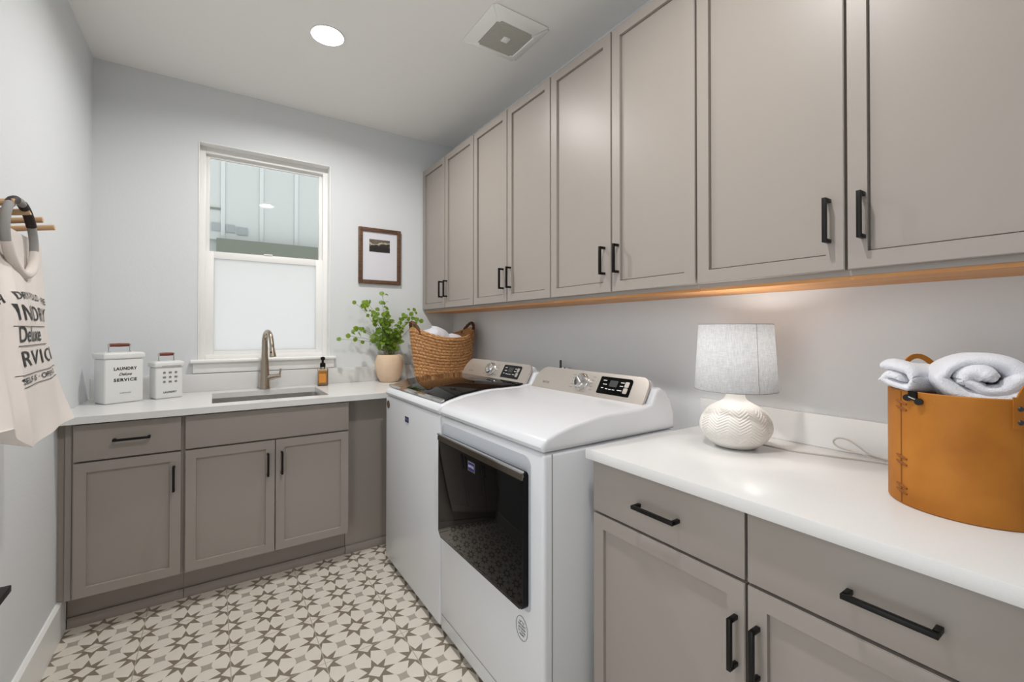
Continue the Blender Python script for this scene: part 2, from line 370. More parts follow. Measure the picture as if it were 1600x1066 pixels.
# ------------------------------------------------------------------ room shell
T = .12
WX0, WX1, WZ0, WZ1 = .4517, 1.1757, 1.085, 2.3676
bm = nb(); box(bm, (-T, RY0-T, -.1), (RW+T, T, 0)); struct('floor', bm, M['tile'])
def rect_with_holes(x0, x1, y0, y1, z, holes, r):
    bm = bmesh.new(); es = []
    def loop(pts):
        vs = [bm.verts.new((x, y, z)) for x, y in pts]
        for i in range(len(vs)): es.append(bm.edges.new((vs[i], vs[(i+1) % len(vs)])))
    loop([(x0, y0), (x1, y0), (x1, y1), (x0, y1)])
    for hx, hy in holes: loop([(hx+r*math.cos(2*PI*k/32), hy+r*math.sin(2*PI*k/32)) for k in range(32)])
    bmesh.ops.triangle_fill(bm, edges=es, use_beauty=True); return bm
bm = rect_with_holes(-T, RW+T, RY0-T, T, ROOM_H, DOWNLIGHTS, .062)
o = struct('ceiling', bm, M['ceil'], 0)
bm = nb(); box(bm, (-T, RY0-T, ROOM_H+.2), (RW+T, T, ROOM_H+.25)); o2 = fin('ceiling', bm, M['ceil'], None, 0); o2.name = 'trim_1'; o2['kind'] = 'structure'  # unseen slab added above the downlight holes to block world light
bm = nb()   # left wall with an unseen opening added beside the camera to admit fill daylight
box(bm, (-T, -2.12, 0), (0, T, ROOM_H+.2)); box(bm, (-T, RY0-T, 0), (0, -3.05, ROOM_H+.2)); box(bm, (-T, -3.05, 2.30), (0, -2.12, ROOM_H+.2)); struct('wall_left', bm, M['wall'])
bm = nb(); box(bm, (RW, RY0-T, 0), (RW+T, T, ROOM_H+.2)); struct('wall_right', bm, M['wall'])
bm = nb()
for a, b in (((0, 0, 0), (WX0, T, ROOM_H+.2)), ((WX1, 0, 0), (RW, T, ROOM_H+.2)), ((WX0, 0, 0), (WX1, T, WZ0)), ((WX0, 0, WZ1), (WX1, T, ROOM_H+.2))): box(bm, a, b)
struct('wall_back', bm, M['wall'])
bm = nb()
box(bm, (0, RY0-T, 0), (RW, RY0, ROOM_H+.2))
struct('wall_front', bm, M['wall'])
# baseboard on the left wall
bm = nb(); prism_pts = [(0, 0), (.015, 0), (.015, .143), (.006, .152), (0, .152)]
prism(bm, prism_pts, -2.06, -.512); struct('baseboard_left', bm, M['trim'])
# window
def window():
    w = bpy.data.objects.new('window_1', None); w.location = ((WX0+WX1)/2, 0, WZ0); COL.objects.link(w); LOC[w.name] = Vector(w.location); w['kind'] = 'structure'
    def ring(name, x0, x1, z0, z1, y0, y1, wl, wr, wb, wt, m=M['trim'], bev=.002):
        bm = nb(); box(bm, (x0, y0, z0), (x0+wl, y1, z1), bev); box(bm, (x1-wr, y0, z0), (x1, y1, z1), bev)
        box(bm, (x0+wl, y0, z0), (x1-wr, y1, z0+wb), bev); box(bm, (x0+wl, y0, z1-wt), (x1-wr, y1, z1), bev); return fin(name, bm, m, w)
    e = .0005
    ring('window_liner', WX0+e, WX1-e, WZ0+e, WZ1-e, -.004, T, .006, .006, .006, .006)
    ring('window_frame', WX0+.006, WX1-.006, WZ0+.006, WZ1-.006, .062, .12, .030, .030, .030, .036)
    ring('upper_sash', .487, 1.140, 1.70, 2.330, .092, .115, .020, .020, .040, .022)
    ls = ring('lower_sash', .487, 1.140, 1.112, 1.742, .064, .090, .042, .042, .030, .042)
    bm = nb(); box(bm, (.79, .058, 1.742), (.84, .075, 1.750), .003); fin('sash_lock', bm, M['trim'], ls)
    bm = nb(); box(bm, (.507, .1015, 1.74), (1.12, .1045, 2.308)); fin('upper_pane', bm, M['pane'], w, 0)
    bm = nb(); box(bm, (.529, .0755, 1.142), (1.098, .0785, 1.700)); fin('frosted_pane', bm, M['frost'], w, 0)
    bm = nb(); box(bm, (.418, -.036, 1.078), (1.210, .062, 1.097), .006, 3); fin('window_sill', bm, M['trim'], w)
    bm = nb(); prism(bm, [(0, 0), (0, 0)], 0, 0) if False else box(bm, (.430, -.017, 1.020), (1.198, -.0005, 1.078), .004, 2); fin('window_apron', bm, M['trim'], w)
window()
# neighbour house seen through the upper pane
h = thing('neighbour_house', (1.0, 2.5, 0), 'pale board-and-batten house wall seen through the upper window pane', 'house')
bm = nb(); box(bm, (-1.5, 2.5, 2.23), (4.5, 2.7, 4.6)); fin('siding', bm, M['siding'], h)
bm = nb(); box(bm, (.55, 2.38, 2.02), (4.5, 2.7, 2.225)); fin('fascia', bm, M['fascia'], h)
bm = nb(); box(bm, (-1.5, 2.55, 0), (4.5, 2.7, 2.3)); fin('lower_wall', bm, M['siding'], h)
for x in (-.08, .27, .605, .965, 1.315, 1.66, 2.0):
    bm = nb(); box(bm, (x-.018, 2.488, 2.23), (x+.022, 2.5, 4.6), .003); fin('batten', bm, M['batten'], h)
bm = nb(); box(bm, (-1.5, 2.487, 2.545), (.587, 2.5, 2.565)); fin('joint_strip', bm, M['fascia'], h)
for x in (.40, .53, .69, .80):
    pass
for x0, x1, z0 in ((.505, .585, 2.32), (.632, .715, 2.315), (.735, .835, 2.30)):
    bm = nb(); box(bm, (x0, 2.49, z0), (x1, 2.5, z0+.085)); fin('vent', bm, M['ventm'], h)  # small grey rectangles standing just proud of the siding
# ------------------------------------------------------------------ ceiling fittings
for i, (x, y) in enumerate(DOWNLIGHTS):
    t = thing('ceiling_downlight', (x, y, ROOM_H), ['glowing round recessed downlight in the ceiling, left of the square fan cover', 'round recessed downlight in the ceiling above the dryer side of the aisle, outside the frame'][i], 'ceiling light')
    bm = nb(); H = ROOM_H
    lathe(bm, [(.0615, H+.05), (.0615, H+.001), (.078, H-.0005), (.078, H-.004), (.073, H-.005), (.066, H-.001), (.046, H+.020), (.0615, H+.05)], (x, y)); fin('trim_ring', bm, M['trim'], t)
    bm = nb(); lathe(bm, [(0, H+.018), (.0475, H+.018), (.0475, H+.026), (0, H+.026)], (x, y), 32); fin('lens', bm, M['lens'], t)
t = thing('exhaust_fan_cover', (1.69, -1.36, ROOM_H), 'square off-white exhaust fan cover with grey slatted grille on the ceiling', 'fan')
fx, fy = 1.69, -1.355
bm = nb(); z0 = ROOM_H
o4 = [(.155, z0-.001), (.155, z0-.006), (.110, z0-.027), (.103, z0-.029), (.100, z0-.024), (.100, z0-.001)]
rings = [[bm.verts.new((fx+sx*r, fy+sy*r, z)) for sx, sy in ((-1, -1), (1, -1), (1, 1), (-1, 1))] for r, z in o4]
for A, B in zip(rings, rings[1:]):
    for k in range(4): bm.faces.new((A[k], A[(k+1) % 4], B[(k+1) % 4], B[k]))
bmesh.ops.bevel(bm, geom=[e for e in bm.edges if abs(e.verts[0].co.z-e.verts[1].co.z) > .0005], offset=.012, segments=3, affect='EDGES')
fin('cover', bm, M['ceil'], t)
bm = nb()
for k in range(26):
    y = fy-.099+.198*(k+.5)/26; box(bm, (fx-.099, y-.0021, z0-.026), (fx+.099, y+.0021, z0-.020))
for x in (-.05, 0, .05): box(bm, (fx+x-.001, fy-.099, z0-.024), (fx+x+.001, fy+.099, z0-.020))
fin('grille', bm, M['grille'], t)
bm = nb(); box(bm, (fx-.1, fy-.1, z0-.012), (fx+.1, fy+.1, z0-.008)); fin('backing', bm, M['grille'], t)
bm = nb(); box(bm, (fx-.018, fy-.018, z0-.030), (fx+.018, fy+.018, z0-.024), .002); fin('centre_badge', bm, M['trim'], t)
# ------------------------------------------------------------------ back base cabinets
YF = -.595; FB = Matrix(((1, 0, 0, 0), (0, -1, 0, YF), (0, 0, 1, 0), (0, 0, 0, 1)))   # a=x, b=-y outward
CT = .8845
def carcass(bm, a0, a1, Fm, z0, z1, depth, hole=None):
    xf_ = bmesh.new(); w = .018
    box(xf_, (a0, -depth, z0), (a0+w, 0, z1)); box(xf_, (a1-w, -depth, z0), (a1, 0, z1)); box(xf_, (a0+w, -depth, z0), (a1-w, 0, z0+w)); box(xf_, (a0+w, -depth, z0+w), (a1-w, -depth+.006, z1))
    box(xf_, (a0+w, -.019, z1-.03), (a1-w, 0, z1)); box(xf_, (a0+w, -.03, .10) if False else (a0+w, -.019, z0+w), (a0+w+.02, 0, z1-.03)); box(xf_, (a1-w-.02, -.019, z0+w), (a1-w, 0, z1-.03))
    xf(xf_, Fm); join(bm, xf_)
def facefill(bm, a0, a1, c0, c1, Fm):
    t = bmesh.new(); box(t, (a0, -.012, c0), (a1, -.001, c1)); xf(t, Fm); join(bm, t)
def base_cab(Fm, a0, a1, origin, label, fronts, group=None, toe=(.085,), sign=1, yflip=1):
    r = thing('base_cabinet', origin, label, 'cabinet', group)
    bm = nb(); carcass(bm, a0+.0005, a1-.0005, Fm, .152, CT-.0005, .57); facefill(bm, a0+.02, a1-.02, .16, CT-.03, Fm); fin('carcass', bm, M['cabdark'], r)
    bm = nb(); t = bmesh.new(); a00 = a0+.0005-(.027 if a0 < .1 else 0); box(t, (a00, -.10, .0005), (a1-.0005, -.085, .1515)); box(t, (a00, -.085, .0005), (a1-.0005, -.073, .045), .003); xf(t, Fm); join(bm, t); fin('toe_kick', bm, M['cabdark'], r)
    for f in fronts: make_front(f[0], r, Fm, *f[1:5], f[5], f[6] if len(f) > 6 else None, f[7] if len(f) > 7 else .112)
    return r
base_cab(FB, .044, .4165, (.23, -.3, 0), 'greige base cabinet with one drawer over one door, against the left wall', [
    ('drawer', .0514, .4085, .7235, .8745, 'drawer', ('h', .238, .802), .125),
    ('door', .0514, .4085, .159, .716, 'door', ('v', .383, .600))])
base_cab(FB, .4165, 1.152, (.78, -.3, 0), 'wide greige base cabinet with two doors and blank front under the sink', [
    ('flat', .4245, 1.147, .7235, .8745, 'false_front'),
    ('door', .4245, .7885, .159, .716, 'door', ('v', .757, .600)),
    ('door', .7925, 1.147, .159, .716, 'door', ('v', .819, .600))])
t = thing('filler_strip', (.02, -.6, 0), 'narrow greige filler strip between the left wall and the drawer cabinet', 'panel')
bm = nb(); box(bm, (.0005, -.585, .153), (.0435, -.567, CT-.001)); fin('recessed_strip', bm, M['cabdark'], t)
bm = nb(); box(bm, (.024, -.596, .153), (.0435, -.586, CT-.001)); fin('front_strip', bm, M['cab'], t)
t = thing('corner_panel', (1.4, -.5, 0), 'recessed greige panel between the sink cabinet and the washer', 'panel')
bm = nb(); box(bm, (1.1535, -.512, .0005), (2.08, -.494, CT-.001)); fin('panel', bm, M['cab'], t)
bm = nb(); box(bm, (1.1535, -.524, .0005), (2.08, -.512, .045), .003); fin('shoe_moulding', bm, M['cab'], t)
# back countertop with sink cut-out
SX0, SX1, SY0, SY1 = .524, 1.058, -.545, -.142
r = thing('countertop', (1.0, -.3, CT), 'white quartz countertop along the window wall, holding the sink', 'countertop')
bm = nb(); Z0, Z1 = CT, .914
box(bm, (.0005, -.6494, Z0), (SX0, -.0005, Z1)); box(bm, (SX1, -.6494, Z0), (2.0845, -.0005, Z1)); box(bm, (SX0, -.6494, Z0), (SX1, SY0, Z1)); box(bm, (SX0, SY1, Z0), (SX1, -.0005, Z1))
fin('slab', bm, M['quartz'], r, 0)
bm = nb(); box(bm, (.0005, -.0200, .9142), (2.0845, -.0008, 1.0165), .0015); fin('backsplash', bm, M['quartz'], r)
# sink
r = thing('sink', (.79, -.34, .7), 'stainless steel undermount sink basin below the window', 'sink')
bm = nb(); a = .006; x0, x1, y0, y1 = SX0-.004, SX1+.004, SY0-.004, SY1+.004; zt, zb = CT-.0005, .70
out = rrect(x1-x0+.03, y1-y0+.03, .03); i1 = rrect(x1-x0, y1-y0, .02); i2 = rrect(x1-x0-.01, y1-y0-.01, .03); i3 = rrect(x1-x0-.06, y1-y0-.06, .02)
cx, cy = (x0+x1)/2, (y0+y1)/2
rg = [[bm.verts.new((cx+p[0], cy+p[1], z)) for p in o_] for o_, z in ((out, zb-.01), (out, zt), (i1, zt), (i2, zb+.02), (i3, zb))]
for A, B in zip(rg, rg[1:]):
    for k in range(len(A)): bm.faces.new((A[k], A[(k+1) % len(A)], B[(k+1) % len(A)], B[k]))
bm.faces.new(rg[-1][::-1]); bm.faces.new(rg[0]); fin('basin', bm, M['steel'], r)
bm = nb(); lathe(bm, [(0, zb+.001), (.022, zb+.001), (.03, zb+.004), (.042, zb+.004), (.043, zb+.0005)], (cx, cy)); fin('drain', bm, M['chrome'], r)
# faucet
r = thing('faucet', (.785, -.085, .914), 'brushed nickel gooseneck faucet with side lever behind the sink', 'faucet')
bx, by = .787, -.082
bm = nb(); lathe(bm, [(0, .9142), (.030, .9142), (.030, .920), (.0285, .924), (.0240, 1.03), (.0195, 1.10), (.0175, 1.14), (.0175, 1.17), (0, 1.17)], (bx, by)); fin('body', bm, M['nickel'], r)
pts = spline([(bx, by, 1.16), (bx, by, 1.21), (bx+.004, by-.022, 1.248), (bx+.012, by-.058, 1.258), (bx+.020, by-.096, 1.238), (bx+.025, by-.116, 1.192), (bx+.026, by-.122, 1.165)], 10)
bm = nb(); tube(bm, pts, .014, 20, rad=[.0172-.0045*min(1, i/40) for i in range(len(pts))]); fin('spout', bm, M['nickel'], r)
bm = nb(); p = Vector((bx+.026, by-.122, 1.168)); d = Vector((.004, -.012, -.06)).normalized()
prof = [(0, 0), (.0125, 0), (.014, .004), (.0145, .022), (.0185, .052), (.0185, .056), (0, .056)]
t = bmesh.new(); lathe(t, prof, n=28); xf(t, Matrix.Translation(p) @ d.to_track_quat('Z', 'Y').to_matrix().to_4x4()); join(bm, t); sh = fin('spray_head', bm, M['nickel'], r)
bm = nb(); q = p+d*.028+Vector((-.5, -.85, 0)).normalized()*.0155; cyl(bm, q, q+Vector((-.5, -.85, 0)).normalized()*.0025, .0045, n=14); fin('button', bm, M['black'], sh)
bm = nb(); tube(bm, [(bx+.014, by-.004, .982), (bx+.034, by-.010, .984), (bx+.052, by-.014, .987), (bx+.084, by-.022, .992)], .013, 18, rad=[.0195, .0175, .0145, .0125]); fin('lever_base', bm, M['nickel'], r)
bm = nb(); tube(bm, [(bx+.078, by-.020, .99), (bx+.080, by-.021, 1.012), (bx+.084, by-.022, 1.034)], .005, 12, rad=[.006, .0055, .0048]); fin('lever', bm, M['nickel'], r)
# soap bottle
r = thing('soap_bottle', (1.115, -.095, .914), 'clear square bottle of amber soap with black pump on counter', 'bottle')
px, py = 1.112, -.098; RZ = Matrix.Translation((px, py, 0)) @ Matrix.Rotation(math.radians(-8), 4, 'Z')
bm = nb(); t = bmesh.new(); box(t, (-.031, -.031, .9145), (.031, .031, 1.024), .007, 3); cyl(t, (0, 0, 1.02), (0, 0, 1.038), .014); xf(t, RZ); join(bm, t); fin('glass', bm, M['bottleglass'], r)
bm = nb(); t = bmesh.new(); box(t, (-.026, -.026, .924), (.026, .026, 1.014), .005, 3); xf(t, RZ); join(bm, t); fin('liquid', bm, M['amber'], r)
bm = nb(); t = bmesh.new(); box(t, (-.024, -.0325, .935), (.018, -.0315, .992)); xf(t, RZ); join(bm, t); fin('label_sticker', bm, M['labelp'], r)
bm = nb(); lathe(bm, [(0, 1.032), (.0165, 1.032), (.0165, 1.056), (.010, 1.060), (.007, 1.063), (.007, 1.074), (.0125, 1.078), (.014, 1.086), (.0125, 1.094), (.006, 1.098), (0, 1.099)], (px, py), 24); fin('pump', bm, M['black'], r)
# canisters
def canister(corner, ang, w, d, h, label, kind):
    a = math.radians(ang); r = thing('canister', (corner[0], corner[1], .914), label, 'canister', None)
    Mx = Matrix.Translation((corner[0], corner[1], .9144)) @ Matrix.Rotation(a, 4, 'Z')
    def fx_(bm_, name, m, par=r): xf(bm_, Mx); return fin(name, bm_, m, par)
    lidh = .028
    bm = nb(); box(bm, (.003, .003, 0), (w-.003, d-.003, h-lidh), .008, 3); fx_(bm, 'body', M['tin'])
    bm = nb(); box(bm, (-.002, -.002, h-lidh), (w+.002, d+.002, h), .007, 3); box(bm, (.006, .006, h-.002), (w-.006, d-.006, h+.003), .002); lid = fx_(bm, 'lid', M['tin'])
    g0, g1 = w*.24, w*.76; zt = h+.038
    bm = nb()
    for gx in (g0, g1):
        cyl(bm, (gx, d/2, h+.002), (gx, d/2, h+.006), .007, n=14); cyl(bm, (gx-.002, d/2, zt), (gx+.002, d/2, zt), .007, n=14)
    tube(bm, [(g0, d/2, h+.002), (g0, d/2, zt-.003), (g0+.002, d/2, zt), (g1-.002, d/2, zt), (g1, d/2, zt-.003), (g1, d/2, h+.002)], .0022, 8)
    hb = fx_(bm, 'handle_bracket', M['chrome'], lid)
    bm = nb(); tube(bm, [(g0+.003, d/2, zt), (w/2, d/2, zt), (g1-.003, d/2, zt)], .0085, 16, rad=[.0078, .009, .0078]); g = fin.__call__('grip', xf(bm, Mx), M['redwood'], lid)
    F = lambda x, z: Mx @ basis((x, .0025, z), (1, 0, 0), (0, 0, 1), (0, -1, 0))
    bm = nb()
    if kind == 0:
        put_text(bm, 'LAUNDRY', .020, F(w*.52, h*.685), width=.092, space=1.2, bold=.0007)
        put_text(bm, 'Deluxe', .019, F(w*.52, h*.575), width=.052, shear=.45, bold=.0003)
        put_text(bm, 'SERVICE', .020, F(w*.52, h*.46), width=.092, space=1.2, bold=.0007)
        fin('lettering', bm, M['ink'], r, 0)
        bm = nb(); put_text(bm, 'WASH & FOLD', .007, F(w*.52, h*.20), width=.045); fin('small_lettering', bm, M['greyink'], r, 0)
    else:
        put_text(bm, 'LAUNDRY', .013, F(w*.52, h*.17), width=.058, space=1.2, bold=.0004)
        fin('lettering', bm, M['ink'], r, 0)
        bm = nb()
        for i in range(3):
            for j in range(3):
                cx_, cz = w*(.52+.20*(i-1)), h*(.655-.125*(j-1))-.014; s = .0065; t = bmesh.new()
                if (i+j) % 2: box(t, (cx_-s, .0012, cz-s*.7), (cx_+s, .0026, cz+s*.7))
                else: cyl(t, (cx_, .0026, cz), (cx_, .0012, cz), s*.9, n=16)
                hole = s*.55
                join(bm, t)
        xf(bm, Mx); fin('wash_symbols', bm, M['greyink'], r, 0)
        bm = nb(); t = bmesh.new(); xf(t, Mx); t.free()
        put_text(bm, 'WASHING INSTRUCTIONS', .006, Mx @ basis((w*.55, -.0025, h-lidh+.006), (1, 0, 0), (0, 0, 1), (0, -1, 0)), width=w*.66); fin('lid_lettering', bm, M['greyink'], lid, 0)
    return r
canister((.100, -.325), 29, .162, .120, .243, 'large white tin canister reading LAUNDRY DELUXE SERVICE with wooden grip', 0)
canister((.283, -.252), 23, .126, .092, .190, 'small white tin canister with laundry symbols, right of the large canister', 1)
# picture frame
r = thing('picture_frame', (1.505, 0, 1.594), 'small walnut picture frame with a mountain print hanging on the back wall', 'picture')
x0, x1, z0, z1 = 1.357, 1.656, 1.594, 1.986; fw = .027
bm = nb()
for a, b in (((x0, -.020, z0), (x0+fw, -.001, z1)), ((x1-fw, -.020, z0), (x1, -.001, z1)), ((x0+fw, -.020, z0), (x1-fw, -.001, z0+fw)), ((x0+fw, -.020, z1-fw), (x1-fw, -.001, z1))): box(bm, a, b, .0015)
fin('frame', bm, M['walnut'], r)
bm = nb(); box(bm, (x0+fw-.001, -.010, z0+fw-.001), (x1-fw+.001, -.004, z1-fw+.001)); fin('mat_board', bm, M['paper'], r)
bm = nb(); box(bm, (1.431, -.0115, 1.820), (1.577, -.0100, 1.908)); fin('print', bm, M['print'], r)
# plant
r = thing('potted_plant', (1.54, -.125, .914), 'leafy green plant with round leaves in a cream pot on the counter', 'plant')
pc = (1.538, -.122)
def dent(a, z, j): return .0022*math.sin(9*a+z*40)*max(0, (z-.93)/.18) if z > .93 else 0
bm = nb(); lathe(bm, [(0, .9145), (.056, .9145), (.062, .918), (.080, .955), (.0925, 1.005), (.0955, 1.045), (.090, 1.080), (.078, 1.098), (.072, 1.101), (.066, 1.098), (.070, 1.085), (.070, 1.075), (0, 1.075)], pc, 60, dent); fin('pot', bm, M['cream'], r)
bm = nb(); lathe(bm, [(0, 1.082), (.040, 1.080), (.069, 1.076)], pc, 32); fin('soil', bm, M['soil'], r)
tips = [(1.279, 1.449), (1.212, 1.210), (1.249, 1.232), (1.300, 1.278), (1.275, 1.262), (1.352, 1.455), (1.377, 1.456), (1.409, 1.388), (1.409, 1.327), (1.456, 1.515), (1.456, 1.455), (1.542, 1.388), (1.701, 1.414), (1.742, 1.334), (1.650, 1.360), (1.467, 1.379), (1.66, 1.38), (1.58, 1.33), (1.61, 1.30), (1.50, 1.34), (1.63, 1.25), (1.39, 1.225), (1.45, 1.20), (1.62, 1.19), (1.53, 1.26)]
bs = nb(); bl = nb(); rnd = random.Random(3)
def leaf(bm, c, nrm, R):
    nrm = nrm.normalized(); a = nrm.orthogonal().normalized(); a = Matrix.Rotation(rnd.uniform(0, 2*PI), 3, nrm) @ a; b = nrm.cross(a)
    n = 14; cv = bm.verts.new(c-nrm*R*.12); ring = []; mid = []
    for k in range(n):
        t = 2*PI*k/n; w = 1-.16*max(0, math.cos(t))**8*0+.04*math.cos(3*t); s = .92
        notch = .72 if k == 0 else 1
        mid.append(bm.verts.new(c+(a*math.cos(t)+b*math.sin(t)*s)*R*.55*w-nrm*R*.05))
        ring.append(bm.verts.new(c+(a*math.cos(t)+b*math.sin(t)*s)*R*w*notch+nrm*R*.10*math.sin(2*t)))
    for k in range(n):
        k2 = (k+1) % n; bm.faces.new((cv, mid[k], mid[k2])); bm.faces.new((mid[k], ring[k], ring[k2], mid[k2]))
VC = Vector((-.32, -.93, .1))
for i, (tx, tz) in enumerate(tips):
    yy = -.15+rnd.uniform(-.05, .05); sx = (tx-1.538)
    tip = Vector((tx+(yy+.15)*-.3, yy, tz)); base = Vector((pc[0]+rnd.uniform(-.025, .025), pc[1]+rnd.uniform(-.02, .02), 1.07))
    k1 = base+Vector((sx*.12, 0, .10)); k2 = base.lerp(tip, .65)+Vector((0, 0, .035+abs(sx)*.08))
    if tz < 1.24 and abs(sx) > .1: k2 = base.lerp(tip, .6)+Vector((0, 0, .045))
    path = spline([base, k1, k2, tip], 7); tube(bs, path, .0013, 5, rad=[.0019-.0011*q/len(path) for q in range(len(path))])
    leaf(bl, tip, VC+Vector((rnd.uniform(-.5, .5), rnd.uniform(-.2, .4), rnd.uniform(-.1, .8))), rnd.uniform(.014, .020))
    nl = 9 if abs(sx) < .12 else 7
    for q in range(nl):
        f = .42+.55*q/nl; pp = path[int(f*(len(path)-1))]; side = Vector((rnd.uniform(-1, 1), rnd.uniform(-.6, .5), rnd.uniform(-.4, .9))).normalized()*rnd.uniform(.015, .034)
        if abs(sx) > .2 and rnd.random() < .35: continue
        c = pp+side; tube(bs, [pp, pp.lerp(c, .5)+Vector((0, 0, .003)), c], .0007, 4)
        leaf(bl, c, VC+Vector((rnd.uniform(-.9, .9), rnd.uniform(-.3, .8), rnd.uniform(-.4, 1.0))), rnd.uniform(.010, .020))
for q in range(46):
    a = rnd.uniform(0, 2*PI); rr = rnd.uniform(.0, .085); z = rnd.uniform(1.12, 1.31); c = Vector((pc[0]-.02+rr*math.cos(a)*1.1, pc[1]-.02+rr*.7*math.sin(a), z))
    b0 = Vector((pc[0]+(c.x-pc[0])*.3, pc[1]+(c.y-pc[1])*.3, z-.06)); tube(bs, [b0, b0.lerp(c, .6), c], .0008, 4)
    leaf(bl, c, VC+Vector((rnd.uniform(-.8, .8), rnd.uniform(-.3, .8), rnd.uniform(-.3, 1.2))), rnd.uniform(.013, .021))
fin('stems', bs, M['stem'], r); fin('leaves', bl, M['leaf'], r)
# wicker basket in the corner
bkc = Vector((1.822, -.375, 0)); 
def basket():
    r = thing('wicker_basket', (bkc.x, bkc.y, .914), 'oval woven brown wicker basket with two ear handles on corner counter', 'basket')
    N, R_ = 300, 110; bm = nb(); rings = []
    def rimz(a): return 1.212+.066*abs(math.cos(a))**2.4
    def shape(a, v):
        z = .9145+(rimz(a)-.9145)*v; s = .80+.20*(v**.75)
        if v < .08: s -= .03*(1-v/.08)
        return z, .212*s*(1+.03*abs(math.cos(a))**4*v), .175*s
    for j in range(R_+1):
        v = j/R_; ring = []
        for k in range(N):
            a = 2*PI*k/N; z, rx, ry = shape(a, v); row = v*16; fr = row-math.floor(row); st = (int(row) % 2)
            ph = (k/N*46+st*.5+ (0.35 if fr > .5 else -.35)*abs(fr-.5)); wv = abs(math.sin(PI*ph)); hgt = abs(math.sin(PI*fr))**.6
            d = .0115*hgt*(.35+.65*wv**.7)+rnd.uniform(-.0006, .0006)
            ring.append(bm.verts.new((bkc.x+(rx+d)*math.cos(a), bkc.y+(ry+d)*math.sin(a), z)))
        rings.append(ring)
    # inner wall
    for v in (1, .75, .4, .05):
        ring = []
        for k in range(N):
            a = 2*PI*k/N; z, rx, ry = shape(a, v); ring.append(bm.verts.new((bkc.x+(rx-.010)*math.cos(a), bkc.y+(ry-.010)*math.sin(a), max(z, .922))))
        rings.append(ring)
    for A, B in zip(rings, rings[1:]):
        for k in range(N): bm.faces.new((A[k], A[(k+1) % N], B[(k+1) % N], B[k]))
    bm.faces.new(rings[0][::-1]); bm.faces.new(rings[-1]); fin('woven_body', bm, M['wicker'], r, 60)
    bm = nb(); pts = []
    for k in range(120):
        a = 2*PI*k/120; z, rx, ry = shape(a, 1); pts.append((bkc.x+(rx-.002)*math.cos(a), bkc.y+(ry-.002)*math.sin(a), z+.002))
    tube(bm, pts, .0085, 10, True, rad=[.0085+.0012*math.sin(k*1.9) for k in range(120)]); fin('braided_rim', bm, M['wicker'], r)
    for s in (-1, 1):
        bm = nb(); pts = []
        for k in range(25):
            t = k/24; a = (t-.5)*2*.52; aa = a if s > 0 else PI-a; z, rx, ry = shape(aa, 1)
            pts.append((bkc.x+(rx+.001)*math.cos(aa)+s*.002*math.sin(PI*t), bkc.y+(ry)*math.sin(aa)*(.95), z-.014+.056*math.sin(PI*t)**.8))
        tube(bm, pts, .011, 12, rad=[.010+.0015*math.sin(k*2.2) for k in range(25)]); fin('handle', bm, M['wickerdark'], r)
basket()
def blob_towel(c, rx, ry, rz, label, seed, name='towel'):
    bm = nb(); n, mj = 64, 30; rr = random.Random(seed); ph = [rr.uniform(0, 6) for _ in range(6)]
    rings = []
    for j in range(mj+1):
        t = PI*j/mj; ring = []
        for k in range(n):
            a = 2*PI*k/n
            d = 1+.05*math.sin(3*a+ph[0]+2*t)+.035*math.sin(5*a+ph[1]-3*t)+.02*math.sin(9*a+4*t+ph[2])
            z = math.cos(t); z = math.copysign(abs(z)**.85, z)
            ring.append(bm.verts.new((c[0]+rx*math.sin(t)*math.cos(a)*d, c[1]+ry*math.sin(t)*math.sin(a)*d, c[2]+rz*z*(1+.12*math.cos(a+ph[3])))))
        rings.append(ring)
    for A, B in zip(rings, rings[1:]):
        for k in range(n): bm.faces.new((A[k], B[k], B[(k+1) % n], A[(k+1) % n]))
    bmesh.ops.remove_doubles(bm, verts=bm.verts, dist=1e-5)
    return bm
bm = blob_towel((1.752, -.350, 1.190), .118, .12, .096, '', 2); join(bm, blob_towel((1.885, -.37, 1.180), .100, .115, .060, '', 5))
single('towel', bm, M['towel'], (1.80, -.36, 1.10), 'white towel heaped inside the wicker basket in the corner', 'towel', smooth=80)
# ------------------------------------------------------------------ washer and dryer
XF = 1.3185; XB = 1.922
def machine_shell(r, y0, y1, lid):
    """y0 < y1; shared cabinet, top deck, console"""
    seam = .914
    bm = nb(); box(bm, (XF, y0, .03), (XB, y1, seam-.003), .012, 3); fin('cabinet', bm, M['white_enamel'], r)
    bm = nb()
    for x in (XF+.05, XB-.06):
        for y in (y0+.06, y1-.06): cyl(bm, (x, y, .0005), (x, y, .032), .022, n=16)
    # four separate feet
    bm.free()
    for x in (XF+.05, XB-.06):
        for y in (y0+.06, y1-.06):
            b_ = nb(); cyl(b_, (x, y, .0005), (x, y, .0305), .022, n=16); fin('foot', b_, M['darkgrey'], r)
    bm = nb()
    prof = [(XF+.006, seam), (XB, seam), (XB-.003, .975), (XB-.024, 1.026), (XB-.050, 1.054), (1.845, 1.066), (1.822, 1.062), (1.795, 1.012), (1.740, 1.003), (1.56, 1.0), (1.44, .984), (1.37, .967), (1.332, .954), (XF, .944), (XF-.005, .930), (XF, .918)]
    prism(bm, prof, y0, y1, .011, 4); fin('top_deck', bm, M['white_enamel'], r, 40)
    bm = nb(); prism(bm, [(1.80, 1.02), (1.836, 1.084), (1.850, 1.087), (1.862, 1.078), (1.88, 1.045), (1.86, 1.0)], y0+.045, y1-.07, .008, 3); fin('console_back', bm, M['white_enamel'], r, 40)
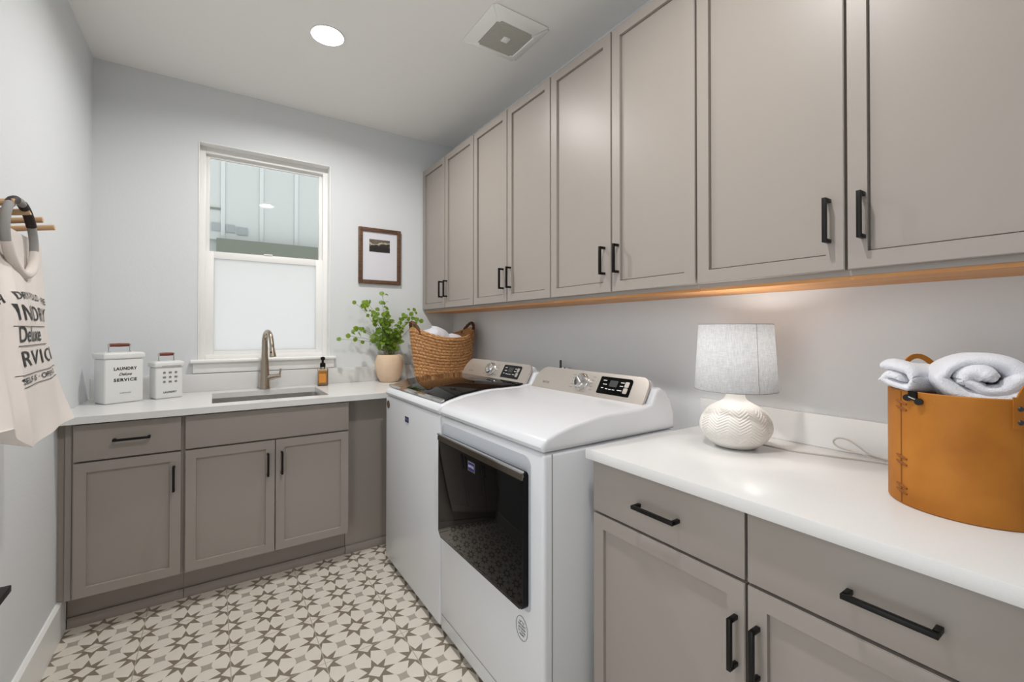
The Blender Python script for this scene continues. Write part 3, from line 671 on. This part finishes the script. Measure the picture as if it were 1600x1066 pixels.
def console(r, y0, y1, washer):
    # plate local axes: X = -y (to the right seen from the front), Y = up the slope, Z = outward
    sl = Vector((.050, 0, .088)).normalized(); X = Vector((0, -1, 0)); Z = X.cross(sl); w = y1-y0-.045; h = .112
    c = Vector((1.808, (y0+y1)/2, 1.045))+Z*.004
    Mx = basis(c, X, sl, Z)
    ol = []
    hw, hh = w/2, h/2
    base_ = rrect(w, h, (.014, .034, .050, .006), 10)
    for x, y in base_:
        if y > 0: y += .012*(1-(x/hw)**2)-.004
        if x < 0: x += .018*(y+hh)/h
        ol.append((x, y))
    # densify top edge for the arch
    bm = nb(); slab(bm, ol, .010, Mx, .004); pl = fin('control_panel', bm, M['console'], r)
    kx = -.005 if not washer else -.02
    bm = nb(); t = bmesh.new(); lathe(t, [(.031, .010), (.031, .014), (.028, .016), (.027, .030), (.024, .034), (.018, .035), (0, .033)], n=40); xf(t, Mx @ Matrix.Translation((kx, .004, 0)) @ Matrix.Diagonal((1.16, 1.16, 1, 1))); join(bm, t); kn = fin('knob', bm, M['chrome'], pl)
    bm = nb(); t = bmesh.new(); box(t, (-.004, -.022, .033), (.004, .022, .039), .002); xf(t, Mx @ Matrix.Translation((kx, .004, 0)) @ Matrix.Rotation(.9, 4, 'Z')); join(bm, t); fin('knob_grip', bm, M['steel'], kn)
    # display
    dm = Mx @ Matrix.Translation((.172, .004, .0095)); bm = nb(); slab(bm, rrect(.164, .072, (.004, .014, .004, .004)), .0012, dm); ds = fin('display', bm, M['blackglass'], pl)
    bm = nb(); slab(bm, rrect(.040, .026, .002), .0006, dm @ Matrix.Translation((-.008, .010, .0012))); fin('screen', bm, M['darkgrey'], ds)
    for yy in (.012, -.013):
        bm = nb(); slab(bm, rrect(.020, .022, .004), .0012, dm @ Matrix.Translation((.058, yy, .0012))); fin('button', bm, M['console'], ds)
    bm = nb()
    for x, y, ww in ((-.055, .020, .018), (-.050, .004, .020), (-.058, -.012, .012), (-.035, -.014, .012), (-.018, -.015, .012), (0, -.015, .012), (.030, -.014, .022), (.035, .018, .018), (.034, .004, .016)):
        t = bmesh.new(); box(t, (x-ww/2, y-.0015, .0012), (x+ww/2, y+.0015, .0018)); xf(t, dm); join(bm, t)
    fin('display_marks', bm, M['whiteink'], ds, 0)
    for s in (-1, 1):
        bm = nb()
        for i in range(5):
            t = bmesh.new(); x = kx+s*(.050+.004*abs(i-2)); y = .032-.014*i; box(t, (x-.010, y-.001, .010), (x+.010, y+.001, .0105)); xf(t, Mx); join(bm, t)
        fin('dial_marks', bm, M['greyink'], pl, 0)
    bm = nb(); put_text(bm, 'MAYTAG', .014, Mx @ Matrix.Translation((-.232, -.020, .0102)), width=.044, bold=.0003); fin('lettering', bm, M['greyink'], pl, 0)
# x to the left is -y ; console left end (far) = larger y
dry = thing('clothes_dryer', (1.6, -1.78, 0), 'white front-loading clothes dryer with a black glass door, nearest appliance', 'dryer')
machine_shell(dry, -2.128, -1.432, False); console(dry, -2.128, -1.432, False)
# dryer pocket recess and door
bm = nb(); Mf = basis((XF-.0005, -1.758, .66), (0, -1, 0), (0, 0, 1), (-1, 0, 0))
def yzslab(yc, zc, w, h, r, x, th, bev=0):
    bm = nb(); slab(bm, rrect(w, h, r), th, basis((x, yc, zc), (0, -1, 0), (0, 0, 1), (-1, 0, 0)), bev); return bm
bm = yzslab(-1.757, .655, .618, .468, (.018, .03, .03, .018), XF+.002, .004, .001); fin('door_surround', bm, M['grey_enamel'], dry)
dr = fin('door', yzslab(-1.757, .636, .600, .412, (.02, .012, .012, .02), XF-.002, .020, .004), M['blackglass'], dry)
bm = yzslab(-1.757, .832, .600, .024, (.004, .010, .010, .004), XF-.0195, .006, .002); fin('handle', bm, M['darkmetal'], dr)
bm = nb(); box(bm, (XF-.029, -2.055, .8425), (XF-.017, -1.459, .848), .001); fin('handle_lip', bm, M['chrome'], dr)
bd = fin('badge', yzslab(-1.742, .782, .052, .034, .002, XF-.022, .003), M['chrome'], dr)
b2 = fin('badge_face', yzslab(-1.742, .782, .046, .028, .002, XF-.025, .0006), M['blue'], dr)
bm = nb(); put_text(bm, 'MAYTAG', .013, basis((XF-.0257, -1.742, .782), (0, -1, 0), (0, 0, 1), (-1, 0, 0)), width=.038); fin('badge_lettering', bm, M['whiteink'], dr, 0)
bm = nb()
for k in range(48):
    pass
pts = [(XF-.0008, -2.020+.030*math.cos(2*PI*k/48), .355+.036*math.sin(2*PI*k/48)) for k in range(48)]
tube(bm, pts, .0009, 6, True)
for i, s in enumerate(('UP TO', 'EFFICIENT', 'ADVANCED', '10 YEAR', 'WARRANTY')):
    put_text(bm, s, .0085, basis((XF-.0004, -2.020, .373-.0095*i), (0, -1, 0), (0, 0, 1), (-1, 0, 0)), width=.038 if i not in (0, 4) else .026)
fin('sticker', bm, M['greyink'], dry, 0)
bm = nb(); box(bm, (XF-.0012, -2.116, .0945), (XF+.002, -1.444, .0965)); fin('panel_seam', bm, M['greyink'], dry)
bm = nb(); box(bm, (XF+.03, -2.1285, .03), (XF+.033, -2.1275, .908)); fin('side_seam', bm, M['greyink'], dry)
was = thing('washing_machine', (1.6, -1.07, 0), 'white top-loading washing machine with dark glass lid, between counter and dryer', 'washing machine')
wy0, wy1 = -1.424, -.722
machine_shell(was, wy0, wy1, True); console(was, wy0, wy1, True)
# glass lid follows the crowned deck
bm = nb(); lp = [(1.352, .9625), (1.40, .977), (1.44, .988), (1.50, .9965), (1.56, 1.0035), (1.66, 1.0055), (1.765, 1.0085)]
poly = lp+[(x, z+.006) for x, z in lp[::-1]]
prism(bm, poly, wy0+.026, wy1-.003, .002, 2); ld = fin('lid', bm, M['blackglass'], was, 40)
bm = nb(); prism(bm, [(1.334, .9600), (1.3515, .965), (1.3515, .9735), (1.336, .9715)], wy0+.024, wy1-.003, .002, 2); fin('lid_handle_trim', bm, M['chrome'], ld)
bm = nb(); lathe(bm, [(.021, 0), (.021, .002), (0, .002)], n=32); lathe(bm, [(.021, 0), (0, 0)], n=32); xf(bm, basis((XF-.0002, wy1-.045, .868), (0, -1, 0), (0, 0, 1), (-1, 0, 0))); fin('energy_sticker', bm, M['walnut'], was)
b1 = fin('badge', yzslab(-1.046, .832, .050, .028, .002, XF-.0002, .002), M['chrome'], was)
fin('badge_face', yzslab(-1.046, .832, .046, .024, .002, XF-.0022, .0008), M['blue'], was)
bm = nb(); put_text(bm, 'MAYTAG', .013, basis((XF-.0031, -1.046, .832), (0, -1, 0), (0, 0, 1), (-1, 0, 0)), width=.036); fin('badge_lettering', bm, M['greyink'], was, 0)
# water valve behind the machines
r = thing('water_valve', (2.084, -1.30, 1.02), 'small chrome water valve on the wall between washer and dryer consoles', 'valve')
bm = nb(); box(bm, (2.055, -1.385, 1.045), (2.0845, -1.315, 1.075), .004); cyl(bm, (2.05, -1.35, .99), (2.05, -1.35, 1.05), .012, n=16); fin('body', bm, M['chrome'], r)
bm = nb(); cyl(bm, (2.040, -1.350, 1.07), (2.040, -1.350, 1.112), .006, n=12); fin('lever', bm, M['darkgrey'], r)
# ------------------------------------------------------------------ right base cabinets
XR = 1.5085; CY0 = -3.62
FRt = Matrix(((0, -1, 0, XR), (-1, 0, 0, 0), (0, 0, 1, 0), (0, 0, 0, 1)))     # a = -y, b = -x outward
def rbase(a0, a1, label, doors, dh=.125):
    base_cab(FRt, a0, a1, (1.8, -(a0+a1)/2, 0), label, doors)
rbase(2.151, 2.6205, 'greige base cabinet beside the dryer, one drawer over a single door', [
    ('drawer', 2.1555, 2.6175, .727, .8760, 'drawer', ('h', 2.392, .797), .130),
    ('door', 2.1555, 2.6175, .159, .7195, 'door', ('v', 2.598, .588))])
rbase(2.6205, 3.095, 'greige base cabinet below the leather bin, drawer over a door', [
    ('drawer', 2.6235, 3.0905, .727, .8760, 'drawer', ('h', 2.870, .797), .130),
    ('door', 2.6235, 3.0905, .159, .7195, 'door', ('v', 2.646, .588))])
rbase(3.095, 3.60, 'greige base cabinet at the near right end, drawer over a door', [
    ('drawer', 3.0980, 3.595, .727, .8760, 'drawer', ('h', 3.34, .797), .130),
    ('door', 3.0980, 3.595, .159, .7195, 'door', ('v', 3.57, .588))])
r = thing('countertop', (1.8, -2.9, CT), 'white quartz countertop on the right, carrying the lamp and leather bin', 'countertop')
bm = nb(); box(bm, (1.4614, CY0, CT), (2.0845, -2.149, .914), .0015); fin('slab', bm, M['quartz'], r)
bm = nb(); box(bm, (2.065, CY0, .9142), (2.0842, -2.137, 1.0120), .0015); fin('backsplash', bm, M['quartz'], r)
# ------------------------------------------------------------------ wall cabinets
UX = 1.849; UZ0, UZ1 = 1.4208, 2.4546
FU = Matrix(((0, -1, 0, UX), (-1, 0, 0, 0), (0, 0, 1, 0), (0, 0, 0, 1)))
UD = [(0.004, .3893, .7882), (.7882, 1.1577, 1.5266), (1.5266, 1.9073, 2.2774), (2.2774, 2.6887, 3.1), (3.1, 3.45, 3.62)]
UL = ['two-door greige wall cabinet in the corner above the wicker basket', 'two-door greige wall cabinet above the washer, second from the corner', 'two-door greige wall cabinet above the dryer, third from the corner', 'two-door greige wall cabinet above the white lamp, nearest the camera', 'greige wall cabinet at the near right end beyond the frame']
for (a0, am, a1), lab in list(zip(UD, UL))[:4]:
    r = thing('wall_cabinet', (1.97, -(a0+a1)/2, 1.397), lab, 'cabinet')
    bm = nb(); t = bmesh.new(); w = .018; D = RW-.0005-UX; zb = 1.397; e = .0004
    box(t, (a0+e, -D, zb+.0095), (a0+w, -.019, UZ1)); box(t, (a1-w, -D, zb+.0095), (a1-e, -.019, UZ1)); box(t, (a0+w, -D, UZ1-w), (a1-w, -.019, UZ1))
    box(t, (a0+w, -D, zb+.03), (a1-w, -D+.006, UZ1-w))
    box(t, (a0+e, -.019, zb+.0095), (a0+.04, 0, UZ1)); box(t, (a1-.04, -.019, zb+.0095), (a1-e, 0, UZ1)); box(t, (a0+.04, -.019, zb+.0095), (a1-.04, 0, zb+.03)); box(t, (a0+.04, -.019, UZ1-.03), (a1-.04, 0, UZ1)); box(t, (am-.03, -.019, zb+.03), (am+.03, 0, UZ1-.03))
    xf(t, FU); join(bm, t); fin('carcass', bm, M['cab'], r)
    bm = nb(); t = bmesh.new(); box(t, (a0+e, -D, zb), (a1-e, -.003, zb+.0094)); xf(t, FU); join(bm, t); fin('underside', bm, M['maple'], r)
    g = .0034
    make_front('door', r, FU, a0+g+(.002 if a0 < .1 else 0), am-g, UZ0, UZ1, 'door', ('v', am-.036, 1.5475), groove=.005)
    make_front('door', r, FU, am+g, a1-g, UZ0, UZ1, 'door', ('v', am+.036, 1.5475), groove=.005)
# ------------------------------------------------------------------ table lamp
lx, ly = 1.868, -2.384
r = thing('table_lamp', (lx, ly, .914), 'white ceramic table lamp with chevron pattern and grey linen shade', 'lamp')
def chev(a, z, j):
    if z < .935 or z > 1.045: return 0
    zz = z+.017*abs(((a*10/PI) % 2)-1); w = math.sin(2*PI*zz/.0080); e = min(1, (z-.935)/.01, (1.045-z)/.025)
    return .0016*max(-.6, min(.6, w))*e
bp = [(0, .9145), (.052, .9145), (.060, .917)]
ctrl = [(.060, .917), (.082, .935), (.0985, .962), (.1005, .985), (.092, 1.010), (.073, 1.032), (.050, 1.046), (.034, 1.056), (.027, 1.070), (.026, 1.092)]
sp = spline([(c[0], 0, c[1]) for c in ctrl], 20)
bm = nb(); lathe(bm, bp+[(p.x, p.z) for p in sp]+[(.02, 1.094), (0, 1.094)], (lx, ly), 360, chev); fin('ceramic_base', bm, M['ceramic'], r, 50)
bm = nb(); lathe(bm, [(.1165, 1.087), (.1045, 1.289), (.1030, 1.289), (.1150, 1.087), (.1165, 1.087)], (lx, ly), 96); sh = fin('lamp_shade', bm, M['linen'], r)
bm = nb()
for rr, z in ((.1162, 1.088), (.1040, 1.2885)): tube(bm, [(lx+rr*math.cos(2*PI*k/72), ly+rr*math.sin(2*PI*k/72), z) for k in range(72)], .0012, 6, True)
aS = math.atan2(-3.14-ly, .53-lx)+.55
tube(bm, [(lx+.1172*math.cos(aS), ly+.1172*math.sin(aS), 1.088), (lx+.1052*math.cos(aS), ly+.1052*math.sin(aS), 1.288)], .0007, 6)
fin('shade_binding', bm, M['webbing'], sh)
bm = nb(); cyl(bm, (lx, ly, 1.094), (lx, ly, 1.125), .015, n=20)
for k in range(3): a = k*2*PI/3; tube(bm, [(lx, ly, 1.12), (lx+.1145*math.cos(a), ly+.1145*math.sin(a), 1.10)], .0012, 5)
fin('socket', bm, M['nickel'], r)
bm = nb(); lathe(bm, [(.010, 1.125), (.013, 1.135), (.027, 1.165), (.030, 1.182), (.024, 1.202), (.010, 1.212), (0, 1.213)], (lx, ly), 24)
M['bulb'] = emis('lamp_bulb', (1, .97, .93, 1), 14); fin('bulb', bm, M['bulb'], r)
lo = lamp('table_lamp_light', 'POINT', (lx, ly, 1.235), LAMP_POWER, (1, .96, .92), .02)
bm = nb(); tube(bm, spline([(lx+.045, ly-.040, .9225), (lx+.062, ly-.075, .9185), (1.935, -2.51, .9180), (1.966, -2.606, .9180), (1.990, -2.66, .9180), (2.010, -2.717, .9180), (2.02, -2.79, .9180), (2.035, -2.80, .9190), (2.040, -2.73, .9200), (2.038, -2.69, .9230), (2.037, -2.665, .9290), (2.036, -2.646, .9420), (2.035, -2.622, .9560), (2.035, -2.597, .9580), (2.034, -2.584, .9460), (2.034, -2.594, .9330), (2.035, -2.622, .9280), (2.038, -2.65, .9230), (2.044, -2.70, .9190), (2.05, -2.80, .9180)], 8), .0026, 8); fin('power_cord', bm, M['cordm'], r)
# ------------------------------------------------------------------ leather bin
bc = Vector((1.800, -2.905)); BR = .123; BZ = 1.148
r = thing('leather_bin', (bc.x, bc.y, .914), 'round tan leather bin holding white towels on the right countertop', 'basket')
bm = nb(); lathe(bm, [(0, .9145), (BR-.002, .9145), (BR, .917), (BR, BZ-.002), (BR-.002, BZ), (BR-.006, BZ-.001), (BR-.006, .922), (0, .922)], bc, 128); fin('leather_wall', bm, M['leather'], r)
def cp(adeg, z, off=0): a = math.radians(adeg); return Vector((bc.x+(BR+off)*math.cos(a), bc.y+(BR+off)*math.sin(a), z))
bm = nb(); tube(bm, [cp(140, .918, .0002), cp(140, 1.146, .0002)], .0013, 6)
fin('seam', bm, M['stitch'], r)
for zz in (1.122, 1.110, 1.010, .998, .951, .940):
    bm = nb(); tube(bm, [cp(134, zz+.003, .0006), cp(140, zz+.001, .0012), cp(146.5, zz-.002, .0006)], .0022, 8, rad=[.0018, .0030, .0018])
    fin('stitch', bm, M['stitch'], r)
def arcstrip(bm, a0, a1, z0, z1, off, th, n=8, round_=0):
    A = []
    for k in range(n+1):
        a = a0+(a1-a0)*k/n; zz = z0+round_*(abs(k/n-.5)*2)**3
        A.append([bm.verts.new(cp(a, zz, off)), bm.verts.new(cp(a, zz, off+th)), bm.verts.new(cp(a, z1, off+th)), bm.verts.new(cp(a, z1, off))])
    for P_, Q in zip(A, A[1:]):
        for k in range(4): bm.faces.new((P_[k], P_[(k+1) % 4], Q[(k+1) % 4], Q[k]))
    bm.faces.new(A[0]); bm.faces.new(A[-1][::-1])
def strap(mid, half, top):
    st = None
    bm = nb()
    for s in (-1, 1):
        arcstrip(bm, mid+s*half-4.5, mid+s*half+4.5, BZ-.052, BZ+.004, .0003, .003)
    pts = []; n = 22; B = []
    for k in range(n+1):
        t = k/n; a = mid-half+2*half*t; z = BZ+.001+top*math.sin(PI*t)**.75; p_ = cp(a, z, .002)
        d = Vector((math.cos(math.radians(a)), math.sin(math.radians(a)), 0)); 
        tang = Vector((-math.sin(math.radians(a)), math.cos(math.radians(a)), 0))
        # strap cross-section: width radial-perpendicular .018 seen in the arch plane, 3 mm thick
        c_, s_ = math.cos(PI*t), math.sin(PI*t); nrm = (tang*-c_*1.0+Vector((0, 0, 1))*s_).normalized()
        B.append([bm.verts.new(p_+nrm*w_+d*h_) for w_, h_ in ((-.0055, -.0015), (.0055, -.0015), (.0055, .0015), (-.0055, .0015))])
    for P_, Q in zip(B, B[1:]):
        for k in range(4): bm.faces.new((P_[k], P_[(k+1) % 4], Q[(k+1) % 4], Q[k]))
    bm.faces.new(B[0]); bm.faces.new(B[-1][::-1]); h_ = fin('handle', bm, M['leather'], r)
    bm = nb()
    for s in (-1, 1):
        for z in (BZ-.016, BZ-.040):
            q = cp(mid+s*half, z, .003); d = Vector((math.cos(math.radians(mid+s*half)), math.sin(math.radians(mid+s*half)), 0)); cyl(bm, q, q+d*.0025, .0048, .0035, n=16)
    fin('rivets', bm, M['darkgrey'], h_)
strap(239, 17, .040); strap(50, 24, .062)
bm = nb(); q1, q2 = cp(149, BZ-.012, .003), cp(159, BZ-.017, .003)
arcstrip(bm, 150, 157, BZ-.014, BZ+.001, .001, .004)
tube(bm, [q1, q2], .0032, 10)
for q in (q1, q2): lathe_t = bmesh.new(); cyl(lathe_t, q-Vector((0, 0, .001)), q+Vector((-.006, 0, -.001)), .0066, n=18); join(bm, lathe_t)
cl = fin('clasp', bm, M['black'], r)
bm = nb(); tube(bm, [cp(150, BZ-.010, .006), cp(158.5, BZ-.015, .006)], .0016, 8); fin('clasp_bar', bm, M['chrome'], cl)
# rolled towels in the bin
def roll(center, axis, up, W_, H_, length, turns, th, seed, cent=(0, 0)):
    """spiral rolled towel, axis toward viewer"""
    axis = Vector(axis).normalized(); up = Vector(up).normalized(); side = up.cross(axis).normalized(); up = axis.cross(side).normalized()
    rr = random.Random(seed); ph = [rr.uniform(0, 6.28) for _ in range(5)]
    n = int(turns*40); path = []
    for i in range(n+1):
        f = i/n; a = turns*2*PI*f; s = (.10+.90*f)
        x = W_/2*s*math.cos(a)*(1+.07*math.sin(2*a+ph[0]))+cent[0]*(1-f); y = H_/2*s*math.sin(a)*(1+.06*math.sin(3*a+ph[1]))+cent[1]*(1-f)
        x += .0035*math.sin(a*2.6+ph[2])+.002*math.sin(a*6.1+ph[3]); y += .0035*math.sin(a*3.3+ph[4])+.002*math.sin(a*5.3)
        path.append((x, y))
    bm = nb(); secs = []; m_ = 14
    for j in range(m_+1):
        v = j/m_; L_ = length*(v-.5); row = []
        for i in range(n+1):
            x, y = path[i]; x0, y0 = path[max(i-1, 0)]; x1, y1 = path[min(i+1, n)]
            tx, ty = x1-x0, y1-y0; l = math.hypot(tx, ty) or 1; nx, ny = -ty/l, tx/l
            endb = (1-(abs(v-.5)*2)**6); t_ = th*(.35+.65*endb)/2*(1+.25*math.sin(i*.21+ph[2]+3*v))
            wob = .0022*math.sin(i*.13+ph[3]+6*v)+.0015*math.sin(i*.31+9*v)
            jag = (.006*math.sin(i*.09+ph[4])+.003*math.sin(i*.23))*(1 if turns > 1.5 else .3)
            p_ = center+side*(x+nx*wob)+up*(y+ny*wob)+axis*(L_+jag)
            row.append((p_+(side*nx+up*ny)*t_, p_-(side*nx+up*ny)*t_))
        secs.append([(bm.verts.new(a_), bm.verts.new(b_)) for a_, b_ in row])
    for A, B in zip(secs, secs[1:]):
        for i in range(n):
            bm.faces.new((A[i][0], A[i+1][0], B[i+1][0], B[i][0])); bm.faces.new((A[i][1], B[i][1], B[i+1][1], A[i+1][1]))
        bm.faces.new((A[0][0], B[0][0], B[0][1], A[0][1])); bm.faces.new((A[n][0], A[n][1], B[n][1], B[n][0]))
    for A, fl in ((secs[0], 0), (secs[-1], 1)):
        for i in range(n): bm.faces.new((A[i][0], A[i][1], A[i+1][1], A[i+1][0]) if not fl else (A[i][0], A[i+1][0], A[i+1][1], A[i][1]))
    return bm
axb = Vector((-.93, -.30, .12))
bm = roll(Vector((1.790, -2.925, 1.175)), axb, (0, 0, 1), .158, .086, .175, 1.9, .034, 4, (-.004, -.004))
o = single('towel', bm, M['towel'], (1.79, -2.925, 1.12), 'large rolled white towel with its spiral end showing, in the leather bin', 'towel', smooth=80)
sb = o.modifiers.new('soft', 'SUBSURF'); sb.levels = 1; sb.render_levels = 1
bm = roll(Vector((1.770, -2.836, 1.166)), Vector((-.95, .30, .06)), (-.05, -.14, 1), .098, .042, .150, 1.35, .022, 9)
o = single('towel', bm, M['towel'], (1.76, -2.82, 1.12), 'small folded white towel hanging over the left rim of the leather bin', 'towel', smooth=80)
sb = o.modifiers.new('soft', 'SUBSURF'); sb.levels = 1; sb.render_levels = 1
# ------------------------------------------------------------------ peg rack, tote bag, shelf on left wall
r = thing('peg_rack', (0, -1.45, 1.58), 'light birch accordion peg rack on the left wall holding the tote bag', 'rack')
py_ = [-1.92, -1.81, -1.70, -1.595-.055, -1.54, -1.43, -1.325, -1.21]
py_ = [-1.87, -1.76, -1.65, -1.54, -1.43, -1.325, -1.21]
bm = nb()
for i in range(len(py_)-1):
    for s in (1, -1):
        y0, y1 = py_[i], py_[i+1]; c = Vector((.009 if s > 0 else .017, (y0+y1)/2, 1.565)); L_ = .150
        t = bmesh.new(); box(t, (-.0035, -L_/2, -.010), (.0035, L_/2, .010), .002); xf(t, Matrix.Translation(c) @ Matrix.Rotation(math.radians(50)*s, 4, 'X')); join(bm, t)
fin('slats', bm, M['birch'], r)
for y in py_:
    bm = nb(); tube(bm, [(.012, y, 1.570), (.118, y, 1.588)], .0085, 16); cyl(bm, (.002, y, 1.568), (.022, y, 1.572), .006, n=10); fin('peg', bm, M['birch'], r)
# tote bag: rows (z descending) of control columns left -> fold -> right
rows = [ # (z, [(x,y) L, F, M, R])
 (1.528, [(.080, -1.76), (.101, -1.515), (.098, -1.38), (.092, -1.232)]),
 (1.44, [(.085, -1.78), (.108, -1.548), (.106, -1.41), (.101, -1.258)]),
 (1.35, [(.095, -1.82), (.145, -1.650), (.136, -1.47), (.120, -1.304)]),
 (1.25, [(.105, -1.85), (.165, -1.705), (.152, -1.50), (.134, -1.322)]),
 (1.16, [(.120, -1.88), (.182, -1.745), (.168, -1.53), (.150, -1.340)]),
 (1.08, [(.140, -1.92), (.196, -1.780), (.186, -1.58), (.172, -1.370)]),
 (1.022, [(.160, -1.96), (.203, -1.796), (.204, -1.61), (.199, -1.412)])]
def cr(p0, p1, p2, p3, t): return .5*((2*p1)+(-p0+p2)*t+(2*p0-5*p1+4*p2-p3)*t*t+(-p0+3*p1-3*p2+p3)*t**3)
def cr_list(L, t):
    n = len(L)-1; f = min(max(t, 0), 1)*n; i = min(int(f), n-1); u = f-i
    return cr(L[max(i-1, 0)], L[i], L[i+1], L[min(i+2, n)], u)
def bagpt(s, t):
    xs = [cr_list([rw[1][c][0] for rw in rows], t) for c in range(4)]; ys = [cr_list([rw[1][c][1] for rw in rows], t) for c in range(4)]; z = cr_list([rw[0] for rw in rows], t)
    x = cr_list(xs, s); y = cr_list(ys, s)
    cre = math.exp(-((s-.333)/.022)**2); x += .006*cre*(t*.8+.2)-.010*math.exp(-((s-.29)/.03)**2)*(.3+.7*t)
    x += .0035*math.sin(s*17+t*3)*t+.003*math.sin(s*9-t*8); z += -.018*math.sin(PI*s)**2*(t**6)*0
    if s < .333: z += .050*min(1, (.333-s)/.08)*t**5
    return Vector((x, y, z))
r = thing('tote_bag', (.1, -1.5, 1.02), 'cream canvas laundry tote bag with black lettering hanging on the left wall', 'bag')
bm = nb(); NS, NT = 144, 88; fr = [[bm.verts.new(bagpt(i/NS, j/NT)) for i in range(NS+1)] for j in range(NT+1)]
def backpt(i, j):
    p_ = bagpt(i/NS, j/NT); k = j/NT; return Vector((.034+.05*k*k+.012*math.sin(i/NS*7), p_.y+.02*k, p_.z+.012+(.02 if k > .9 else 0)*(k-.9)*10))
bk = [[bm.verts.new(backpt(i, j)) for i in range(NS+1)] for j in range(NT+1)]
for j in range(NT):
    for i in range(NS): bm.faces.new((fr[j][i], fr[j+1][i], fr[j+1][i+1], fr[j][i+1])); bm.faces.new((bk[j][i], bk[j][i+1], bk[j+1][i+1], bk[j+1][i]))
    for i in (0, NS): bm.faces.new((fr[j][i], fr[j+1][i], bk[j+1][i], bk[j][i]))
for i in range(NS): bm.faces.new((fr[NT][i], fr[NT][i+1], bk[NT][i+1], bk[NT][i]))
o = fin('bag_body', bm, M['canvas'], r, 60)
# lettering mapped on the front
def bag_inv(y, z):
    t = min(1, max(0, (1.528-z)/(1.528-1.022))); 
    for _ in range(4):
        s = .6
        lo_, hi = 0, 1
        for _ in range(22):
            s = (lo_+hi)/2
            if bagpt(s, t).y < y: lo_ = s
            else: hi = s
        t += (bagpt(s, t).z-z)/(1.528-1.022); t = min(1, max(0, t))
    return s, t
def bagtext(bm, s, size, yc, zc, width, ang=0, shear=0, bold=.0006, space=1.0, arc=0):
    t = text_bm(s, size, depth=0.0, width=width, shear=shear, bold=bold, space=space)
    bmesh.ops.triangulate(t, faces=t.faces); bmesh.ops.subdivide_edges(t, edges=[e for e in t.edges if e.calc_length() > .008], cuts=2, use_grid_fill=True)
    ca, sa = math.cos(ang), math.sin(ang)
    for v in t.verts:
        x, y = v.co.x, v.co.y+arc*(v.co.x/(width/2))**2
        s_, t_ = bag_inv(yc+x*ca-y*sa, zc+x*sa+y*ca); p_ = bagpt(s_, t_); v.co = p_+Vector((.0016, 0, 0))
    join(bm, t)
bm = nb()
bagtext(bm, 'DRY-FOLD · RE', .024, -1.480, 1.356, .345, arc=-.006, bold=.0002)
bagtext(bm, 'WASH', .026, -1.745, 1.325, .125, ang=.25, bold=.0004)
bagtext(bm, 'INDRY', .053, -1.498, 1.310, .355, bold=.0001, space=1.1)
bagtext(bm, 'Deluxe', .052, -1.600, 1.259, .205, shear=.35, bold=.0004)
bagtext(bm, 'RVIC I', .050, -1.529, 1.203, .365, bold=.0001, space=1.1)
bagtext(bm, 'SELF-S · OPEN D', .018, -1.565, 1.1565, .37, bold=.0002)
def bagline(y0, y1, z, w=.0022):
    t = bmesh.new(); n = 24; A = []
    for k in range(n+1):
        y = y0+(y1-y0)*k/n; row = []
        for dz in (-w/2, w/2):
            s_, t_ = bag_inv(y, z+dz); row.append(t.verts.new(bagpt(s_, t_)+Vector((.0020, 0, 0))))
        A.append(row)
    for P_, Q in zip(A, A[1:]): t.faces.new((P_[0], P_[1], Q[1], Q[0]))
    join(bm, t)
bagline(-1.70, -1.382, 1.279, .0018); bagline(-1.715, -1.452, 1.234, .0018); bagline(-1.755, -1.345, 1.170, .0016); bagline(-1.755, -1.365, 1.144, .0016)
fin('lettering', bm, M['ink'], r, 0)
# ring handles
def ringpts(cx_, cy_, cz_, ry, rz, a0, a1, n, tilt=0):
    return [Vector((cx_+tilt*math.sin(a0+(a1-a0)*k/n), cy_+ry*math.cos(a0+(a1-a0)*k/n), cz_+rz*math.sin(a0+(a1-a0)*k/n))) for k in range(n+1)]
for cx_, cy_, top, tl in ((.112, -1.478, 1.0, -.004), (.046, -1.455, .98, 0)):
    p_ = ringpts(cx_, cy_, 1.508, .104, .096, -.25, PI+.25, 40, tl); bm = nb(); tube(bm, p_, .0095, 14); hd = fin('ring_handle', bm, M['webbing'], r)
    for a0, a1 in ((.50, 1.32), (1.80, 2.25)):
        bm = nb(); tube(bm, ringpts(cx_, cy_, 1.508, .104, .096, a0, a1, 12, tl), .0108, 14); fin('leather_wrap', bm, M['darkwrap'], hd)
bm = nb(); pts = []
for k in range(31):
    a = -.25-(PI-.5)*k/30; pts.append(Vector((.113+.006*abs(math.sin(a)), -1.478+.104*math.cos(a), 1.508+.094*math.sin(a))))
tube(bm, pts, .0115, 12); fin('handle_casing', bm, M['canvas'], r)
r = thing('wall_shelf', (.05, -1.7, .6), 'small matte black shelf edge low on the left wall', 'shelf')
bm = nb(); box(bm, (.0006, -2.05, .598), (.100, -1.470, .615), .0015); fin('board', bm, M['black'], r)
bm = nb(); box(bm, (.0006, -1.62, .54), (.012, -1.60, .597), .001); box(bm, (.0006, -1.62, .59), (.085, -1.60, .5975), .001); fin('bracket', bm, M['black'], r)

# groups of repeats
for o in list(COL.objects):
    if o.parent or 'category' not in o: continue
    k = o.name.split('.')[0]
    if k == 'wall_cabinet': o['group'] = 'wall cabinets in a row on the right wall'
    elif k == 'base_cabinet': o['group'] = 'base cabinets under the window counter' if o.location.y > -1 else 'base cabinets under the right counter'
    elif k == 'canister': o['group'] = 'white laundry canisters'
    elif k == 'ceiling_downlight': o['group'] = 'recessed ceiling downlights'
    elif k == 'towel' and o.location.y < -2: o['group'] = 'white towels in the leather bin'
